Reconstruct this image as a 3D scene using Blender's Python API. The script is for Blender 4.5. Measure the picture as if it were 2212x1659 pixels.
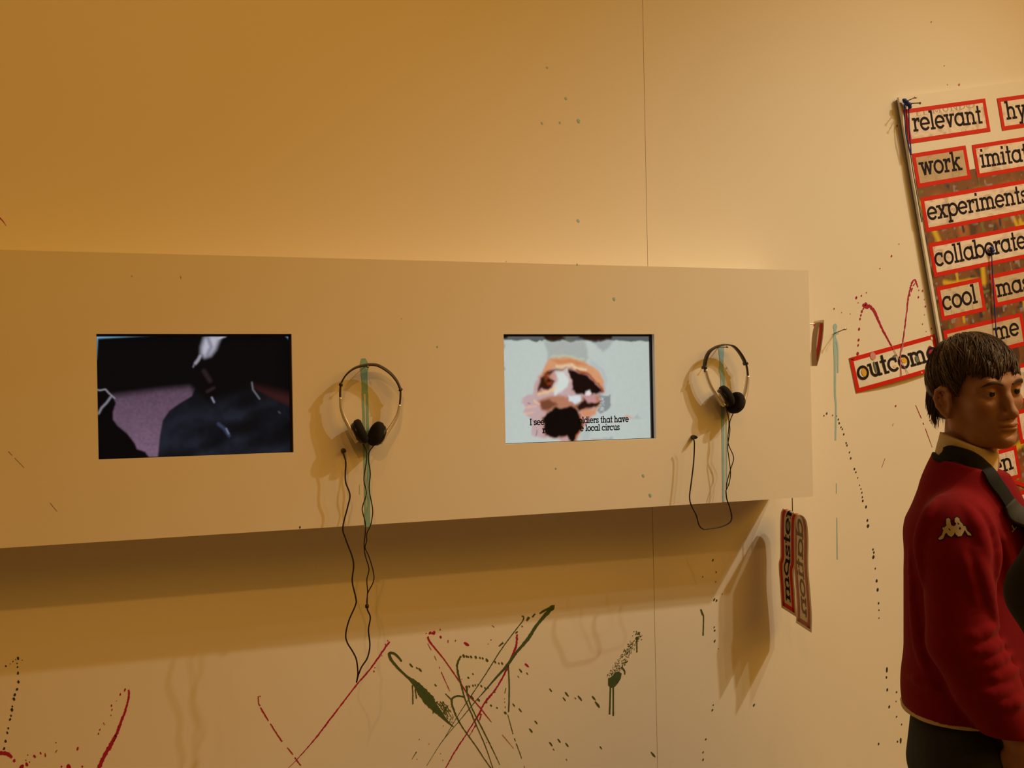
import bpy, math, random
import numpy as np
from mathutils import Vector, Matrix
from mathutils.bvhtree import BVHTree

for o in list(bpy.data.objects):
    bpy.data.objects.remove(o, do_unlink=True)
COL = bpy.context.scene.collection
SC = bpy.context.scene
rnd = random.Random(7)

# ------------------------------------------------------------------ camera
W, H = 2212, 1659
F, YAW, PITCH, ROLL = 2152.18, .3378, .0050, -.0188
BD = .18                                    # how far the display box stands out of the wall (wall face is y = 0)
CAM = np.array([0., -(2.2309 + BD), 1.5])
_cy, _sy = math.cos(YAW), math.sin(YAW)
FWD = np.array([_sy * math.cos(PITCH), _cy * math.cos(PITCH), math.sin(PITCH)])
_r0 = np.array([_cy, -_sy, 0.]); _u0 = np.cross(_r0, FWD)
RGT = math.cos(ROLL) * _r0 + math.sin(ROLL) * _u0
UPV = -math.sin(ROLL) * _r0 + math.cos(ROLL) * _u0
cd = bpy.data.cameras.new('camera'); cam = bpy.data.objects.new('camera', cd); COL.objects.link(cam)
cd.sensor_width = 36.; cd.lens = F / W * 36.; cd.clip_start = .02
M = Matrix.Identity(4)
for i in range(3):
    M[i][0], M[i][1], M[i][2], M[i][3] = RGT[i], UPV[i], -FWD[i], CAM[i]
cam.matrix_world = M
SC.camera = cam

# ------------------------------------------------------------------ light
wd = bpy.data.worlds.new('world'); SC.world = wd; wd.use_nodes = True
wd.node_tree.nodes['Background'].inputs[0].default_value = (1., .46, .085, 1)
wd.node_tree.nodes['Background'].inputs[1].default_value = .098
SC.view_settings.view_transform = 'Standard'; SC.view_settings.look = 'None'
SC.view_settings.exposure = 0.; SC.view_settings.gamma = 1.; SC.view_settings.use_curve_mapping = False

def spot(name, loc, tgt, power, col, ang=110, blend=.8, rad=.045):
    l = bpy.data.lights.new(name, 'SPOT'); l.energy = power; l.color = col; l.shadow_soft_size = rad
    l.spot_size = math.radians(ang); l.spot_blend = blend
    o = bpy.data.objects.new(name, l); COL.objects.link(o); o.location = loc
    o.rotation_euler = (Vector(tgt) - Vector(loc)).to_track_quat('-Z', 'Y').to_euler()
WHITE = (1., .84, .59); WARM = (1., .66, .28); AMBER = (1., .42, .08)
LP = [((4.30, -2.46, 5.0), (1.30, 0, .85), 345, WHITE, 37, .05), ((4.47, -2.98, 5.0), (1.75, 0, 1.0), 60, WHITE, 36, .05), ((3.65, -2.62, 5.0), (1.75, 0, .7), 132, (1., .92, .60), 36, .05),
      ((1.0, -4.40, 5.0), (1.1, 0, 1.3), 18, WARM, 44, .06), ((-.9, -4.45, 5.0), (-.1, 0, 1.55), 165, AMBER, 40, .06), ((.1, -2.50, 5.0), (.1, 0, 1.5), 34, (1., .50, .14), 44, .08)]
for i, (lc, tg, pw, cl, an, rd) in enumerate(LP):
    spot('track_spot', lc, tg, pw, cl, an, 1., rd)
al = bpy.data.lights.new('amber_fill', 'AREA'); al.shape = 'RECTANGLE'; al.size = 5.; al.size_y = 3.; al.energy = 158; al.color = (1., .47, .05)  # added soft fill, no such lamp in the room; stands in for ambient light
ao = bpy.data.objects.new('amber_fill', al); COL.objects.link(ao); ao.location = (5.0, -4.4, 4.6)
ao.rotation_euler = (Vector((.9, 0, 1.2)) - ao.location).to_track_quat('-Z', 'Y').to_euler()

# ------------------------------------------------------------------ helpers
def at(px, py, y=0.):
    """the point of the plane at distance y from the wall that lies on a sight line"""
    v = FWD + (px - W / 2) / F * RGT - (py - H / 2) / F * UPV
    return CAM + v * ((y - CAM[1]) / v[1])
def dep(px, py, t):
    v = FWD + (px - W / 2) / F * RGT - (py - H / 2) / F * UPV
    return CAM + v * t
def srgb(*c):
    return tuple((x / 255 / 12.92 if x / 255 <= .04045 else ((x / 255 + .055) / 1.055) ** 2.4) for x in c)

MATS = {}
def mat(name, col, rough=.6, metal=0., var=.06, vscale=30., bump=0., bscale=200., spec=.5, alpha=1., sheen=0., trans=0.):
    if name in MATS: return MATS[name]
    m = bpy.data.materials.new(name); m.use_nodes = True; nt = m.node_tree; b = nt.nodes['Principled BSDF']
    b.inputs['Roughness'].default_value = rough; b.inputs['Metallic'].default_value = metal
    b.inputs['Specular IOR Level'].default_value = spec; b.inputs['Alpha'].default_value = alpha
    b.inputs['Sheen Weight'].default_value = sheen
    tc = nt.nodes.new('ShaderNodeTexCoord')
    n = nt.nodes.new('ShaderNodeTexNoise'); n.inputs['Scale'].default_value = vscale; n.inputs['Detail'].default_value = 4
    nt.links.new(tc.outputs['Object'], n.inputs['Vector'])
    r = nt.nodes.new('ShaderNodeMix'); r.data_type = 'RGBA'
    r.inputs['A'].default_value = tuple(c * (1 - var) for c in col) + (1,)
    r.inputs['B'].default_value = tuple(min(1, c * (1 + var)) for c in col) + (1,)
    nt.links.new(n.outputs['Fac'], r.inputs['Factor']); nt.links.new(r.outputs['Result'], b.inputs['Base Color'])
    if bump:
        n2 = nt.nodes.new('ShaderNodeTexNoise'); n2.inputs['Scale'].default_value = bscale; n2.inputs['Detail'].default_value = 3
        nt.links.new(tc.outputs['Object'], n2.inputs['Vector'])
        bp = nt.nodes.new('ShaderNodeBump'); bp.inputs['Strength'].default_value = bump; bp.inputs['Distance'].default_value = .002
        nt.links.new(n2.outputs['Fac'], bp.inputs['Height']); nt.links.new(bp.outputs['Normal'], b.inputs['Normal'])
    MATS[name] = m; return m

def attr_mat(name, emit=False, rough=.55):
    """flat print or screen picture: colour comes from the painted colour attribute"""
    if name in MATS: return MATS[name]
    m = bpy.data.materials.new(name); m.use_nodes = True; nt = m.node_tree; b = nt.nodes['Principled BSDF']
    a = nt.nodes.new('ShaderNodeVertexColor'); a.layer_name = 'print'
    b.inputs['Roughness'].default_value = rough
    if emit:
        b.inputs['Base Color'].default_value = (.002, .002, .002, 1); b.inputs['Roughness'].default_value = .6
        b.inputs['Specular IOR Level'].default_value = .03
        nt.links.new(a.outputs['Color'], b.inputs['Emission Color']); b.inputs['Emission Strength'].default_value = 1.
    else:
        nt.links.new(a.outputs['Color'], b.inputs['Base Color'])
    MATS[name] = m; return m

class MB:
    def __init__(s): s.v = []; s.f = []
    def add(s, vs, fs):
        o = len(s.v); s.v += [tuple(map(float, p)) for p in vs]; s.f += [tuple(i + o for i in f) for f in fs]; return s
    def box(s, x0, x1, y0, y1, z0, z1):
        return s.add([(x, y, z) for x in (x0, x1) for y in (y0, y1) for z in (z0, z1)],
                     [(0, 1, 3, 2), (4, 6, 7, 5), (0, 4, 5, 1), (2, 3, 7, 6), (0, 2, 6, 4), (1, 5, 7, 3)])
    def poly(s, pts): return s.add(pts, [tuple(range(len(pts)))])
    def tube(s, path, rad, n=8, cap=True, flat=None):
        P = [np.array(p, float) for p in path]; m = len(P)
        rads = rad if hasattr(rad, '__len__') else [rad] * m
        T = [P[min(i + 1, m - 1)] - P[max(i - 1, 0)] for i in range(m)]; T = [t / (np.linalg.norm(t) + 1e-12) for t in T]
        ref = np.array([0, 0, 1.]) if abs(T[0][2]) < .9 else np.array([1., 0, 0])
        a = np.cross(T[0], ref); a /= np.linalg.norm(a); vs = []; fs = []
        for i in range(m):
            a = a - T[i] * (a @ T[i]); a /= np.linalg.norm(a) + 1e-12; b = np.cross(T[i], a)
            for k in range(n):
                th = 2 * math.pi * k / n
                vs.append(P[i] + rads[i] * (math.cos(th) * a + math.sin(th) * b))
        for i in range(m - 1):
            for k in range(n):
                k2 = (k + 1) % n; fs.append((i * n + k, i * n + k2, (i + 1) * n + k2, (i + 1) * n + k))
        if cap: fs += [tuple(range(n))[::-1], tuple((m - 1) * n + k for k in range(n))]
        return s.add(vs, fs)
    def strip(s, path, w, th, wdir):
        """a flat bar along path: w wide along wdir (per point), th thick across it"""
        P = [np.array(p, float) for p in path]; m = len(P)
        ws = w if hasattr(w, '__len__') else [w] * m; ths = th if hasattr(th, '__len__') else [th] * m
        vs = []; fs = []
        for i in range(m):
            T = P[min(i + 1, m - 1)] - P[max(i - 1, 0)]; T /= np.linalg.norm(T)
            wd_ = np.array(wdir[i] if np.ndim(wdir) == 2 else wdir, float); wd_ = wd_ - T * (wd_ @ T); wd_ /= np.linalg.norm(wd_)
            nn = np.cross(T, wd_); e = .22
            for (a, b) in ((-.5, -.5 + e), (-.5 + e * .3, -.5), (.5 - e * .3, -.5), (.5, -.5 + e), (.5, .5 - e), (.5 - e * .3, .5), (-.5 + e * .3, .5), (-.5, .5 - e)):
                vs.append(P[i] + wd_ * a * ws[i] + nn * b * ths[i])
        n = 8
        for i in range(m - 1):
            for k in range(n):
                k2 = (k + 1) % n; fs.append((i * n + k, i * n + k2, (i + 1) * n + k2, (i + 1) * n + k))
        fs += [tuple(range(n))[::-1], tuple((m - 1) * n + k for k in range(n))]
        return s.add(vs, fs)
    def lathe(s, c, axis, prof, n=28):
        """prof: (distance along axis, radius)"""
        A = np.array(axis, float); A /= np.linalg.norm(A); ref = np.array([0, 0, 1.]) if abs(A[2]) < .9 else np.array([1., 0, 0])
        a = np.cross(A, ref); a /= np.linalg.norm(a); b = np.cross(A, a); c = np.array(c, float); vs = []; fs = []
        for (h, r) in prof:
            for k in range(n):
                t = 2 * math.pi * k / n; vs.append(c + A * h + r * (math.cos(t) * a + math.sin(t) * b))
        m = len(prof)
        for i in range(m - 1):
            for k in range(n):
                k2 = (k + 1) % n; fs.append((i * n + k, i * n + k2, (i + 1) * n + k2, (i + 1) * n + k))
        fs += [tuple(range(n))[::-1], tuple((m - 1) * n + k for k in range(n))]
        return s.add(vs, fs)
    def build(s, name, m, parent=None, smooth=False):
        me = bpy.data.meshes.new(name); me.from_pydata(s.v, [], s.f); me.update()
        return link(name, me, m, parent, smooth)

def link(name, me, m, parent=None, smooth=False):
    if m: me.materials.append(m)
    if smooth: me.polygons.foreach_set('use_smooth', [True] * len(me.polygons))
    o = bpy.data.objects.new(name, me); COL.objects.link(o)
    if parent: o.parent = parent; o.matrix_parent_inverse = parent.matrix_basis.inverted()
    return o
def tag(o, label=None, cat=None, group=None, kind=None):
    if label: o['label'] = label
    if cat: o['category'] = cat
    if group: o['group'] = group
    if kind: o['kind'] = kind
    return o
def thing(name, label, cat, loc=(0, 0, 0), group=None):
    o = bpy.data.objects.new(name, None); COL.objects.link(o); o.location = loc; o.empty_display_size = .05
    bpy.context.view_layer.update()
    return tag(o, label, cat, group)

def smooth_path(pts, n=6):
    """Catmull-Rom through the points"""
    P = [np.array(p, float) for p in pts]; P = [2 * P[0] - P[1]] + P + [2 * P[-1] - P[-2]]; out = []
    for i in range(1, len(P) - 2):
        for k in range(n):
            t = k / n
            out.append(.5 * (2 * P[i] + (P[i + 1] - P[i - 1]) * t + (2 * P[i - 1] - 5 * P[i] + 4 * P[i + 1] - P[i + 2]) * t * t + (3 * P[i] - P[i - 1] - 3 * P[i + 1] + P[i + 2]) * t ** 3))
    out.append(P[-2]); return out

# ------------------------------------------------------------------ slab-serif stroke letters (x-height 1)
TW = .19
def _ring(cx, cy, rx, ry, a0, a1, w=TW, n=26):
    a = np.radians(np.linspace(a0, a1, n)); q = []
    for i in range(n - 1):
        c0, s0, c1, s1 = math.cos(a[i]), math.sin(a[i]), math.cos(a[i + 1]), math.sin(a[i + 1]); h = w / 2
        q.append([(cx + (rx - h) * c0, cy + (ry - h) * s0), (cx + (rx + h) * c0, cy + (ry + h) * s0), (cx + (rx + h) * c1, cy + (ry + h) * s1), (cx + (rx - h) * c1, cy + (ry - h) * s1)])
    return q
def _bar(x0, y0, x1, y1, w=TW):
    d = np.array([x1 - x0, y1 - y0]); d = d / np.linalg.norm(d); n = np.array([-d[1], d[0]]) * w / 2
    return [[(x0 - n[0], y0 - n[1]), (x1 - n[0], y1 - n[1]), (x1 + n[0], y1 + n[1]), (x0 + n[0], y0 + n[1])]]
def _rect(x0, x1, y0, y1): return [[(x0, y0), (x1, y0), (x1, y1), (x0, y1)]]
def _stem(x, y0, y1): return _rect(x - TW / 2, x + TW / 2, y0, y1)
SL = .17; SH = .15                                   # serif height and overhang
def _foot(x): return _rect(x - TW / 2 - SH, x + TW / 2 + SH, 0, SL)
def _head(x, y): return _rect(x - TW / 2 - SH, x, y - SL, y)
def _arch(x0, x1):
    r = (x1 - x0) / 2; return _ring(x0 + r, 1 - TW / 2 - r * .95, r, r * .95, 0, 165) + _stem(x1, 0, 1 - TW / 2 - r * .95)
def _serif2(x, y0, y1, w=.5): return _rect(x - w / 2, x + w / 2, y0, y1)
O_ = lambda cx=.5: _ring(cx, .5, .42, .42, 0, 360, n=34)
GLY = {
 'o': (O_(), 1.02),
 'c': (_ring(.5, .5, .42, .42, 42, 318) + _rect(.72, .88, .62, .96), .98),
 'e': (_ring(.5, .5, .42, .42, 0, 322) + _bar(.1, .5, .98, .5, .15), 1.02),
 'a': (O_() + _stem(.9, 0, 1) + _rect(.9, 1.14, 0, SL) + _rect(.72, .9, 1 - SL, 1), 1.14),
 'b': (O_(.6) + _stem(.2, 0, 1.42) + _head(.2, 1.42) + _rect(-.04, .2, 0, SL), 1.12),
 'd': (O_() + _stem(.9, 0, 1.42) + _head(.9, 1.42) + _rect(.9, 1.14, 0, SL), 1.14),
 'p': (O_(.6) + _stem(.2, -.42, 1) + _head(.2, 1) + _rect(-.04, .44, -.42, -.42 + SL), 1.12),
 'l': (_stem(.26, 0, 1.42) + _head(.26, 1.42) + _foot(.26), .54),
 'i': (_stem(.26, 0, 1) + _head(.26, 1) + _foot(.26) + _rect(.15, .37, 1.2, 1.42), .54),
 't': (_stem(.3, 0, 1.36) + _rect(.04, .58, .83, 1) + _rect(.2, .62, 0, SL), .64),
 'r': (_stem(.26, 0, 1) + _head(.26, 1) + _foot(.26) + _ring(.62, .55, .34, .36, 75, 165) + _rect(.58, .76, .68, 1.0), .78),
 'n': (_stem(.26, 0, 1) + _head(.26, 1) + _foot(.26) + _arch(.26, .88) + _foot(.88), 1.16),
 'h': (_stem(.26, 0, 1.42) + _head(.26, 1.42) + _foot(.26) + _arch(.26, .88) + _foot(.88), 1.16),
 'm': (_stem(.26, 0, 1) + _head(.26, 1) + _foot(.26) + _arch(.26, .82) + _foot(.82) + _arch(.82, 1.38) + _foot(1.38), 1.66),
 'u': (_stem(.24, .4, 1) + _head(.24, 1) + _ring(.55, .4, .31, .31, 180, 360) + _stem(.86, 0, 1) + _head(.86, 1) + _rect(.86, 1.1, 0, SL), 1.12),
 's': (_ring(.4, .735, .27, .175, 20, 270, .17) + _ring(.4, .265, .29, .175, -200 + 20, 90, .17) + _rect(.55, .7, .66, 1) + _rect(.06, .21, 0, .34), .8),
 'v': (_bar(.2, .98, .5, .06) + _bar(.8, .98, .5, .06) + _serif2(.2, 1 - SL, 1) + _serif2(.8, 1 - SL, 1) + _rect(.4, .6, 0, .14), 1.04),
 'w': (_bar(.2, .98, .46, .05) + _bar(.7, .98, .46, .05) + _bar(.7, .98, .96, .05) + _bar(1.22, .98, .96, .05) + _serif2(.2, 1 - SL, 1) + _serif2(1.22, 1 - SL, 1), 1.44),
 'x': (_bar(.2, .95, .82, .05) + _bar(.82, .95, .2, .05) + _serif2(.2, 1 - SL, 1, .46) + _serif2(.82, 1 - SL, 1, .46) + _serif2(.2, 0, SL, .48) + _serif2(.82, 0, SL, .48), 1.06),
 'y': (_bar(.2, .95, .52, .02) + _bar(.84, .95, .38, -.4) + _serif2(.2, 1 - SL, 1) + _serif2(.84, 1 - SL, 1) + _rect(.14, .52, -.44, -.27), 1.06),
 'k': (_stem(.26, 0, 1.42) + _head(.26, 1.42) + _foot(.26) + _bar(.26, .4, .78, .95) + _bar(.48, .6, .86, .08) + _serif2(.8, 1 - SL, 1, .44) + _serif2(.88, 0, SL, .46), 1.14),
 'I': (_stem(.26, 0, 1.38) + _foot(.26) + _serif2(.26, 1.38 - SL, 1.38), .56),
 'E': (_stem(.3, 0, 1.4) + _rect(.1, .9, 0, .1) + _rect(.1, .9, 1.3, 1.4) + _rect(.3, .7, .66, .76), 1.05),
 'L': (_stem(.3, 0, 1.4) + _rect(.1, .9, 0, .1) + _serif2(.3, 1.3, 1.4), 1.0),
 'M': (_stem(.25, 0, 1.4) + _stem(1.25, 0, 1.4) + _bar(.25, 1.35, .75, .1, .12) + _bar(1.25, 1.35, .75, .1, .12) + _serif2(.25, 0, .1) + _serif2(1.25, 0, .1), 1.55),
 'U': (_stem(.25, .45, 1.4) + _stem(.95, .45, 1.4) + _ring(.6, .45, .35, .36, 180, 360, .15) + _serif2(.25, 1.3, 1.4), 1.25),
 'N': (_stem(.25, 0, 1.4) + _stem(1.05, 0, 1.4) + _bar(.25, 1.35, 1.05, .05, .14) + _serif2(.25, 0, .1), 1.35),
 'D': (_stem(.25, 0, 1.4) + _ring(.4, .7, .62, .62, -90, 90, .16) + _rect(.1, .45, 0, .1) + _rect(.1, .45, 1.3, 1.4), 1.2),
 'O': (_ring(.7, .7, .62, .62, 0, 360, .17), 1.45),
 ' ': ([], .5),
}
def letters(text, xh, width=None):
    """polygons in metres with the origin at the baseline start; stretched along x to the given width"""
    x = 0.; out = []
    for ch in text:
        g, adv = GLY[ch]
        out += [[(px + x, py) for px, py in q] for q in g]; x += adv
    sx = (width / x) if width else xh
    return [[(px * sx, py * xh) for px, py in q] for q in out]
def put_text(mb, text, xh, width, origin, eu, ev):
    o = np.array(origin); eu = np.array(eu); ev = np.array(ev); nn = np.cross(eu, ev)
    for k, q in enumerate(letters(text, xh, width)):
        mb.poly([o + eu * a + ev * b + nn * (k % 7) * 4e-6 for a, b in q])

# ------------------------------------------------------------------ painted pictures (screens, prints)
def picture(name, m, n_u, n_v, corner, eu, ev, fn, parent):
    """a flat gridded sheet whose colours (linear) come from fn(U, V), U right, V down, both 0..1"""
    U, V = np.meshgrid(np.linspace(0, 1, n_u), np.linspace(0, 1, n_v)); C = fn(U, V)
    P = np.array(corner)[None, None] + U[..., None] * np.array(eu) + V[..., None] * np.array(ev)
    idx = np.arange(n_u * n_v).reshape(n_v, n_u)
    fs = np.stack([idx[1:, :-1], idx[1:, 1:], idx[:-1, 1:], idx[:-1, :-1]], -1).reshape(-1, 4)
    me = bpy.data.meshes.new(name); me.from_pydata(P.reshape(-1, 3).tolist(), [], fs.tolist()); me.update()
    ca = me.color_attributes.new('print', 'FLOAT_COLOR', 'POINT')
    ca.data.foreach_set('color', np.concatenate([C.reshape(-1, 3), np.ones((n_u * n_v, 1))], 1).astype(np.float32).ravel())
    return link(name, me, m, parent)
def pmask(U, V, pts, soft, asp=1.):
    """1 inside the polygon, fading over soft (in V units)"""
    p = np.array(pts, float); x = U * asp; px = p[:, 0] * asp; py = p[:, 1]
    d = np.full(U.shape, 9.); ins = np.zeros(U.shape, bool)
    for i in range(len(p)):
        j = (i + 1) % len(p); ex, ey = px[j] - px[i], py[j] - py[i]; wx, wy = x - px[i], V - py[i]
        t = np.clip((wx * ex + wy * ey) / (ex * ex + ey * ey + 1e-12), 0, 1)
        d = np.minimum(d, np.hypot(wx - ex * t, wy - ey * t))
        c = (py[i] <= V) != (py[j] <= V)
        with np.errstate(divide='ignore', invalid='ignore'): ins ^= c & (x < px[i] + (V - py[i]) / (ey if ey else 1e-9) * ex)
    s = np.where(ins, d, -d); t = np.clip(.5 + s / (2 * soft + 1e-6), 0, 1); return t * t * (3 - 2 * t)
def lmask(U, V, pts, w, asp=1.):
    m = np.zeros(U.shape)
    for i in range(len(pts) - 1):
        (ax, ay), (bx, by) = pts[i], pts[i + 1]; ex, ey = (bx - ax) * asp, by - ay; wx, wy = (U - ax) * asp, V - ay
        t = np.clip((wx * ex + wy * ey) / (ex * ex + ey * ey + 1e-12), 0, 1)
        m = np.maximum(m, np.clip(1.3 - np.hypot(wx - ex * t, wy - ey * t) / w, 0, 1))
    return m
def vnoise(U, V, f, seed, asp=1.):
    g = np.random.RandomState(seed).rand(int(f) + 3, int(f * asp * 1.7) + 3); x = U * f * asp; y = V * f
    i = x.astype(int); j = y.astype(int); a = x - i; b = y - j; a = a * a * (3 - 2 * a); b = b * b * (3 - 2 * b)
    return (g[j, i] * (1 - a) + g[j, i + 1] * a) * (1 - b) + (g[j + 1, i] * (1 - a) + g[j + 1, i + 1] * a) * b
def soften(C, n):
    for _ in range(n):
        P = np.pad(C, ((1, 1), (1, 1), (0, 0)), 'edge'); C = (P[:-2, 1:-1] + P[2:, 1:-1] + P[1:-1, :-2] + P[1:-1, 2:] + 2 * C) / 6
    return C
def wobble(U, V, a, f, seed, asp=1.6):
    return np.clip(U + a * (vnoise(U, V, f, seed, asp) - .5) / asp, -.02, 1.02), np.clip(V + a * (vnoise(U, V, f, seed + 1, asp) - .5), -.02, 1.02)
def lay(C, m, col): C[:] = C * (1 - m[..., None]) + np.array(srgb(*col)) * m[..., None]

# ================================================================== THE SETTING
PAINT = mat('cream_wall_paint', (.83, .80, .74), .62, var=.015, vscale=2.5, bump=.035, bscale=220, spec=.3)
xr, zt, zb = at(1751.5, 830, -BD)[0], 1.5 + .2997, 1.5 - .3003
seam = (at(1394, 290)[0] + at(1413, 1300)[0]) / 2
wall = MB().box(-4.2, 6.2, .014, .14, 0, 4.0).build('wall_back', PAINT); tag(wall, 'cream gallery wall splashed with paint', kind='structure')
MB().box(-4.2, seam - .0007, 0, .0139, 0, 4.0).build('wall_panel', PAINT, wall)
MB().box(seam + .0007, 6.2, 0, .0139, 0, 4.0).build('wall_panel', PAINT, wall)
tag(MB().box(-4.2, 6.2, -5.5, .14, -.1, 0).build('floor', mat('grey_brown_floor', (.46, .38, .29), .5, var=.1, vscale=3)), 'plain gallery floor', kind='structure')

# ------------------------------------------------------------------ paint splashes on the wall and on the box
CRIMSON = mat('crimson_paint', (.42, .012, .07), .35, var=.15, vscale=60)
GREEN = mat('dark_green_paint', (.070, .115, .042), .4, var=.35, vscale=90)
INK = mat('blue_black_paint', (.035, .045, .05), .4, var=.2, vscale=90)
TEAL = mat('teal_paint', (.26, .52, .50), .45, var=.10, vscale=50)
CYAN = mat('pale_cyan_paint', (.33, .60, .74), .45, var=.10, vscale=50)
class Marks:
    """paint lying on a plane parallel to the wall, gestures given as traced outlines in photo pixels"""
    def __init__(s, y=0., lift=.0007): s.mb = MB(); s.y = y - lift; s.k = 0
    def P(s, x, y): return at(x, y, s.y - (s.k % 11) * 3e-6)
    def dot(s, x, y, r, el=1.3, ang=None):
        s.k += 1; n = 9; a0 = math.radians(rnd.uniform(60, 120) if ang is None else ang); pts = []
        for i in range(n):
            t = -2 * math.pi * i / n; q = r * rnd.uniform(.82, 1.15); u, v = q * el * math.cos(t), q / el ** .5 * math.sin(t)
            pts.append(s.P(x + u * math.cos(a0) - v * math.sin(a0), y + u * math.sin(a0) + v * math.cos(a0)))
        s.mb.poly(pts[::-1])
    def dots(s, L, **k):
        for d in L: s.dot(*d[:3], **k)
    def line(s, pts, ws, rough=.25, gap=0., step=2.2):
        s.k += 1; Q = smooth_path([(p[0], p[1], w) for p, w in zip(pts, ws)], 10); D = [Q[0]]; 
        for q in Q[1:]:
            d = np.hypot(*(q - D[-1])[:2]); m = max(1, int(d / step)); a = D[-1].copy()
            for i in range(m): D.append(a + (q - a) * (i + 1) / m)
        L = []; R = []
        for i, q in enumerate(D):
            t = D[min(i + 1, len(D) - 1)] - D[max(i - 1, 0)]; t = t[:2] / (np.hypot(*t[:2]) + 1e-9); n = np.array([-t[1], t[0]])
            L.append(q[:2] + n * q[2] / 2 * rnd.uniform(1 - rough, 1 + rough)); R.append(q[:2] - n * q[2] / 2 * rnd.uniform(1 - rough, 1 + rough))
        skip = 0
        for i in range(len(D) - 1):
            if skip > 0: skip -= 1; continue
            if rnd.random() < gap: skip = rnd.randint(1, 3); continue
            s.mb.poly([s.P(*R[i]), s.P(*R[i + 1]), s.P(*L[i + 1]), s.P(*L[i])][::-1])
    def poly(s, pts): s.k += 1; s.mb.poly([s.P(*p) for p in pts])
    def done(s, name, m, parent, label): return tag(s.mb.build(name, m, parent), label, kind='stuff')

m = Marks()
m.dots([(39, 1422, 3.2), (37, 1433, 1.5), (38, 1441, 2), (39, 1454, 2.8), (40, 1473, 2.8), (37, 1489, 2.8), (32, 1501, 2.8), (30, 1510, 3), (27, 1526, 2), (26, 1533, 3.2), (24, 1546, 2.2), (22, 1554, 2.4), (18, 1573, 2.4), (16, 1583, 2.5), (12, 1601, 2.8), (9, 1617, 2.8), (28, 1429, 1.5), (22, 1434, .9), (13, 1439, 1.8), (34, 1425, 1.2), (48, 1426, 1)])
m.done('paint_dot_trail', INK, wall, 'trail of dark paint dots at the lower left')
m = Marks()
m.line([(-6, 1627), (10, 1627), (20, 1631), (26, 1637)], [8, 8, 8, 5]); m.dots([(31, 1643, 3), (58, 1651, 3.6), (75, 1634, 3), (88, 1627, 2.1), (60, 1631, 1.3), (121, 1604, 1.3), (121, 1624, 1.5), (123, 1621, 1.3), (47, 1657, 5), (148, 1657, 6), (133, 1656, 2), (178, 1656, 2), (56, 1642, 1.3), (64, 1646, 1.3)])
m.dot(98, 1631, 2.2, el=2.2, ang=80); m.dot(168, 1617, 2.6, el=1.7, ang=105)
m.line([(278, 1490), (279, 1500), (276, 1517), (270, 1538), (262, 1558), (255, 1578), (246, 1597), (238, 1612), (226, 1632), (214, 1659), (206, 1676)], [3.5, 4, 4, 4.5, 5.5, 6, 6.5, 9, 8, 8, 7], .3)
m.dots([(270, 1490, 2.4), (260, 1500, 1.9), (252, 1514, .9), (241, 1524, 1.9), (242, 1533, 1.5), (240, 1545, 1.2), (224, 1562, 1.2), (226, 1565, 1), (216, 1576, 1.6), (213, 1585, 1.6)], el=1.6, ang=100)
m.line([(248, 1583), (250, 1594), (244, 1604)], [1.5, 2.5, 1], .6, .2)
m.done('paint_splash', CRIMSON, wall, 'crimson paint streak and drops at the lower left')
m = Marks()
m.line([(-8, 464), (4, 475), (14, 488)], [3, 2, .5]); m.done('paint_splash', CRIMSON, wall, 'short crimson flick above the box at the far left')
m = Marks()
m.line([(842, 1386), (833, 1398), (800, 1445), (770, 1480), (720, 1545), (680, 1597), (641, 1641), (622, 1660)], [3.6, 3.6, 3.2, 3, 3.2, 2.8, 1.5, .8], .35)
m.line([(558, 1504), (559, 1519), (562, 1525), (568, 1537), (582, 1560), (605, 1595), (630, 1626), (641, 1642), (656, 1662)], [2, 2, 2.4, 2.6, 2.4, 2.6, 2.2, 2.6, 2.4], .45, .07)
m.dots([(825, 1416, 1.1), (810, 1442, 1.1), (808, 1450, 1.6), (833, 1392, 1.4), (838, 1384, 1.3), (562, 1504, 1.2)])
m.done('paint_splash', CRIMSON, wall, 'large thin crimson V under the left headphones cord')
m = Marks()
m.line([(924, 1375), (930, 1388), (960, 1425), (990, 1468), (1010, 1498), (1030, 1520), (1050, 1545), (1062, 1560)], [4, 3.4, 2.4, 2.4, 2.6, 2.4, 2, 1], .3)
m.line([(924, 1390), (940, 1420), (955, 1455), (975, 1500)], [1.4, 1.4, 1.4, .9], .5, .15)
m.line([(1117, 1370), (1116, 1390), (1112, 1405), (1105, 1420), (1097, 1440), (1085, 1465), (1070, 1490), (1055, 1508), (1043, 1525), (1035, 1542), (1020, 1566), (1005, 1590), (985, 1620), (960, 1664)], [4, 4, 4, 3.6, 3.6, 3.4, 3, 4.6, 3.4, 4, 2.6, 3, 2.8, 2.4], .45)
m.line([(1040, 1542), (1036, 1556)], [3, 2], .5); m.line([(1028, 1566), (1014, 1590)], [2.4, 1.4], .5, .2)
m.dots([(921, 1368, 1.3), (929, 1367, 2.6), (952, 1376, 2.6), (968, 1384, 1.5), (968, 1387, 1.2), (984, 1384, 1.6), (951, 1360, 1.4), (1061, 1382, 1.2), (1055, 1391, .8), (998, 1467, .9), (975, 1527, 1), (958, 1568, 1), (906, 1597, 1), (927, 1607, 1), (952, 1628, 1), (901, 1640, .9), (957, 1642, 1), (1051, 1604, 1)])
m.line([(932, 1367), (936, 1369)], [4, 3]); m.dot(938, 1367, 3.6); m.dot(1008, 1391, 4, el=1.6, ang=35); m.dot(1138, 1437, 3.2, el=2, ang=40)
m.line([(1085, 1587), (1110, 1617)], [1.2, .7], .4)
m.done('paint_splash', CRIMSON, wall, 'crimson crossing streaks among the green loops')
m = Marks()
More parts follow.
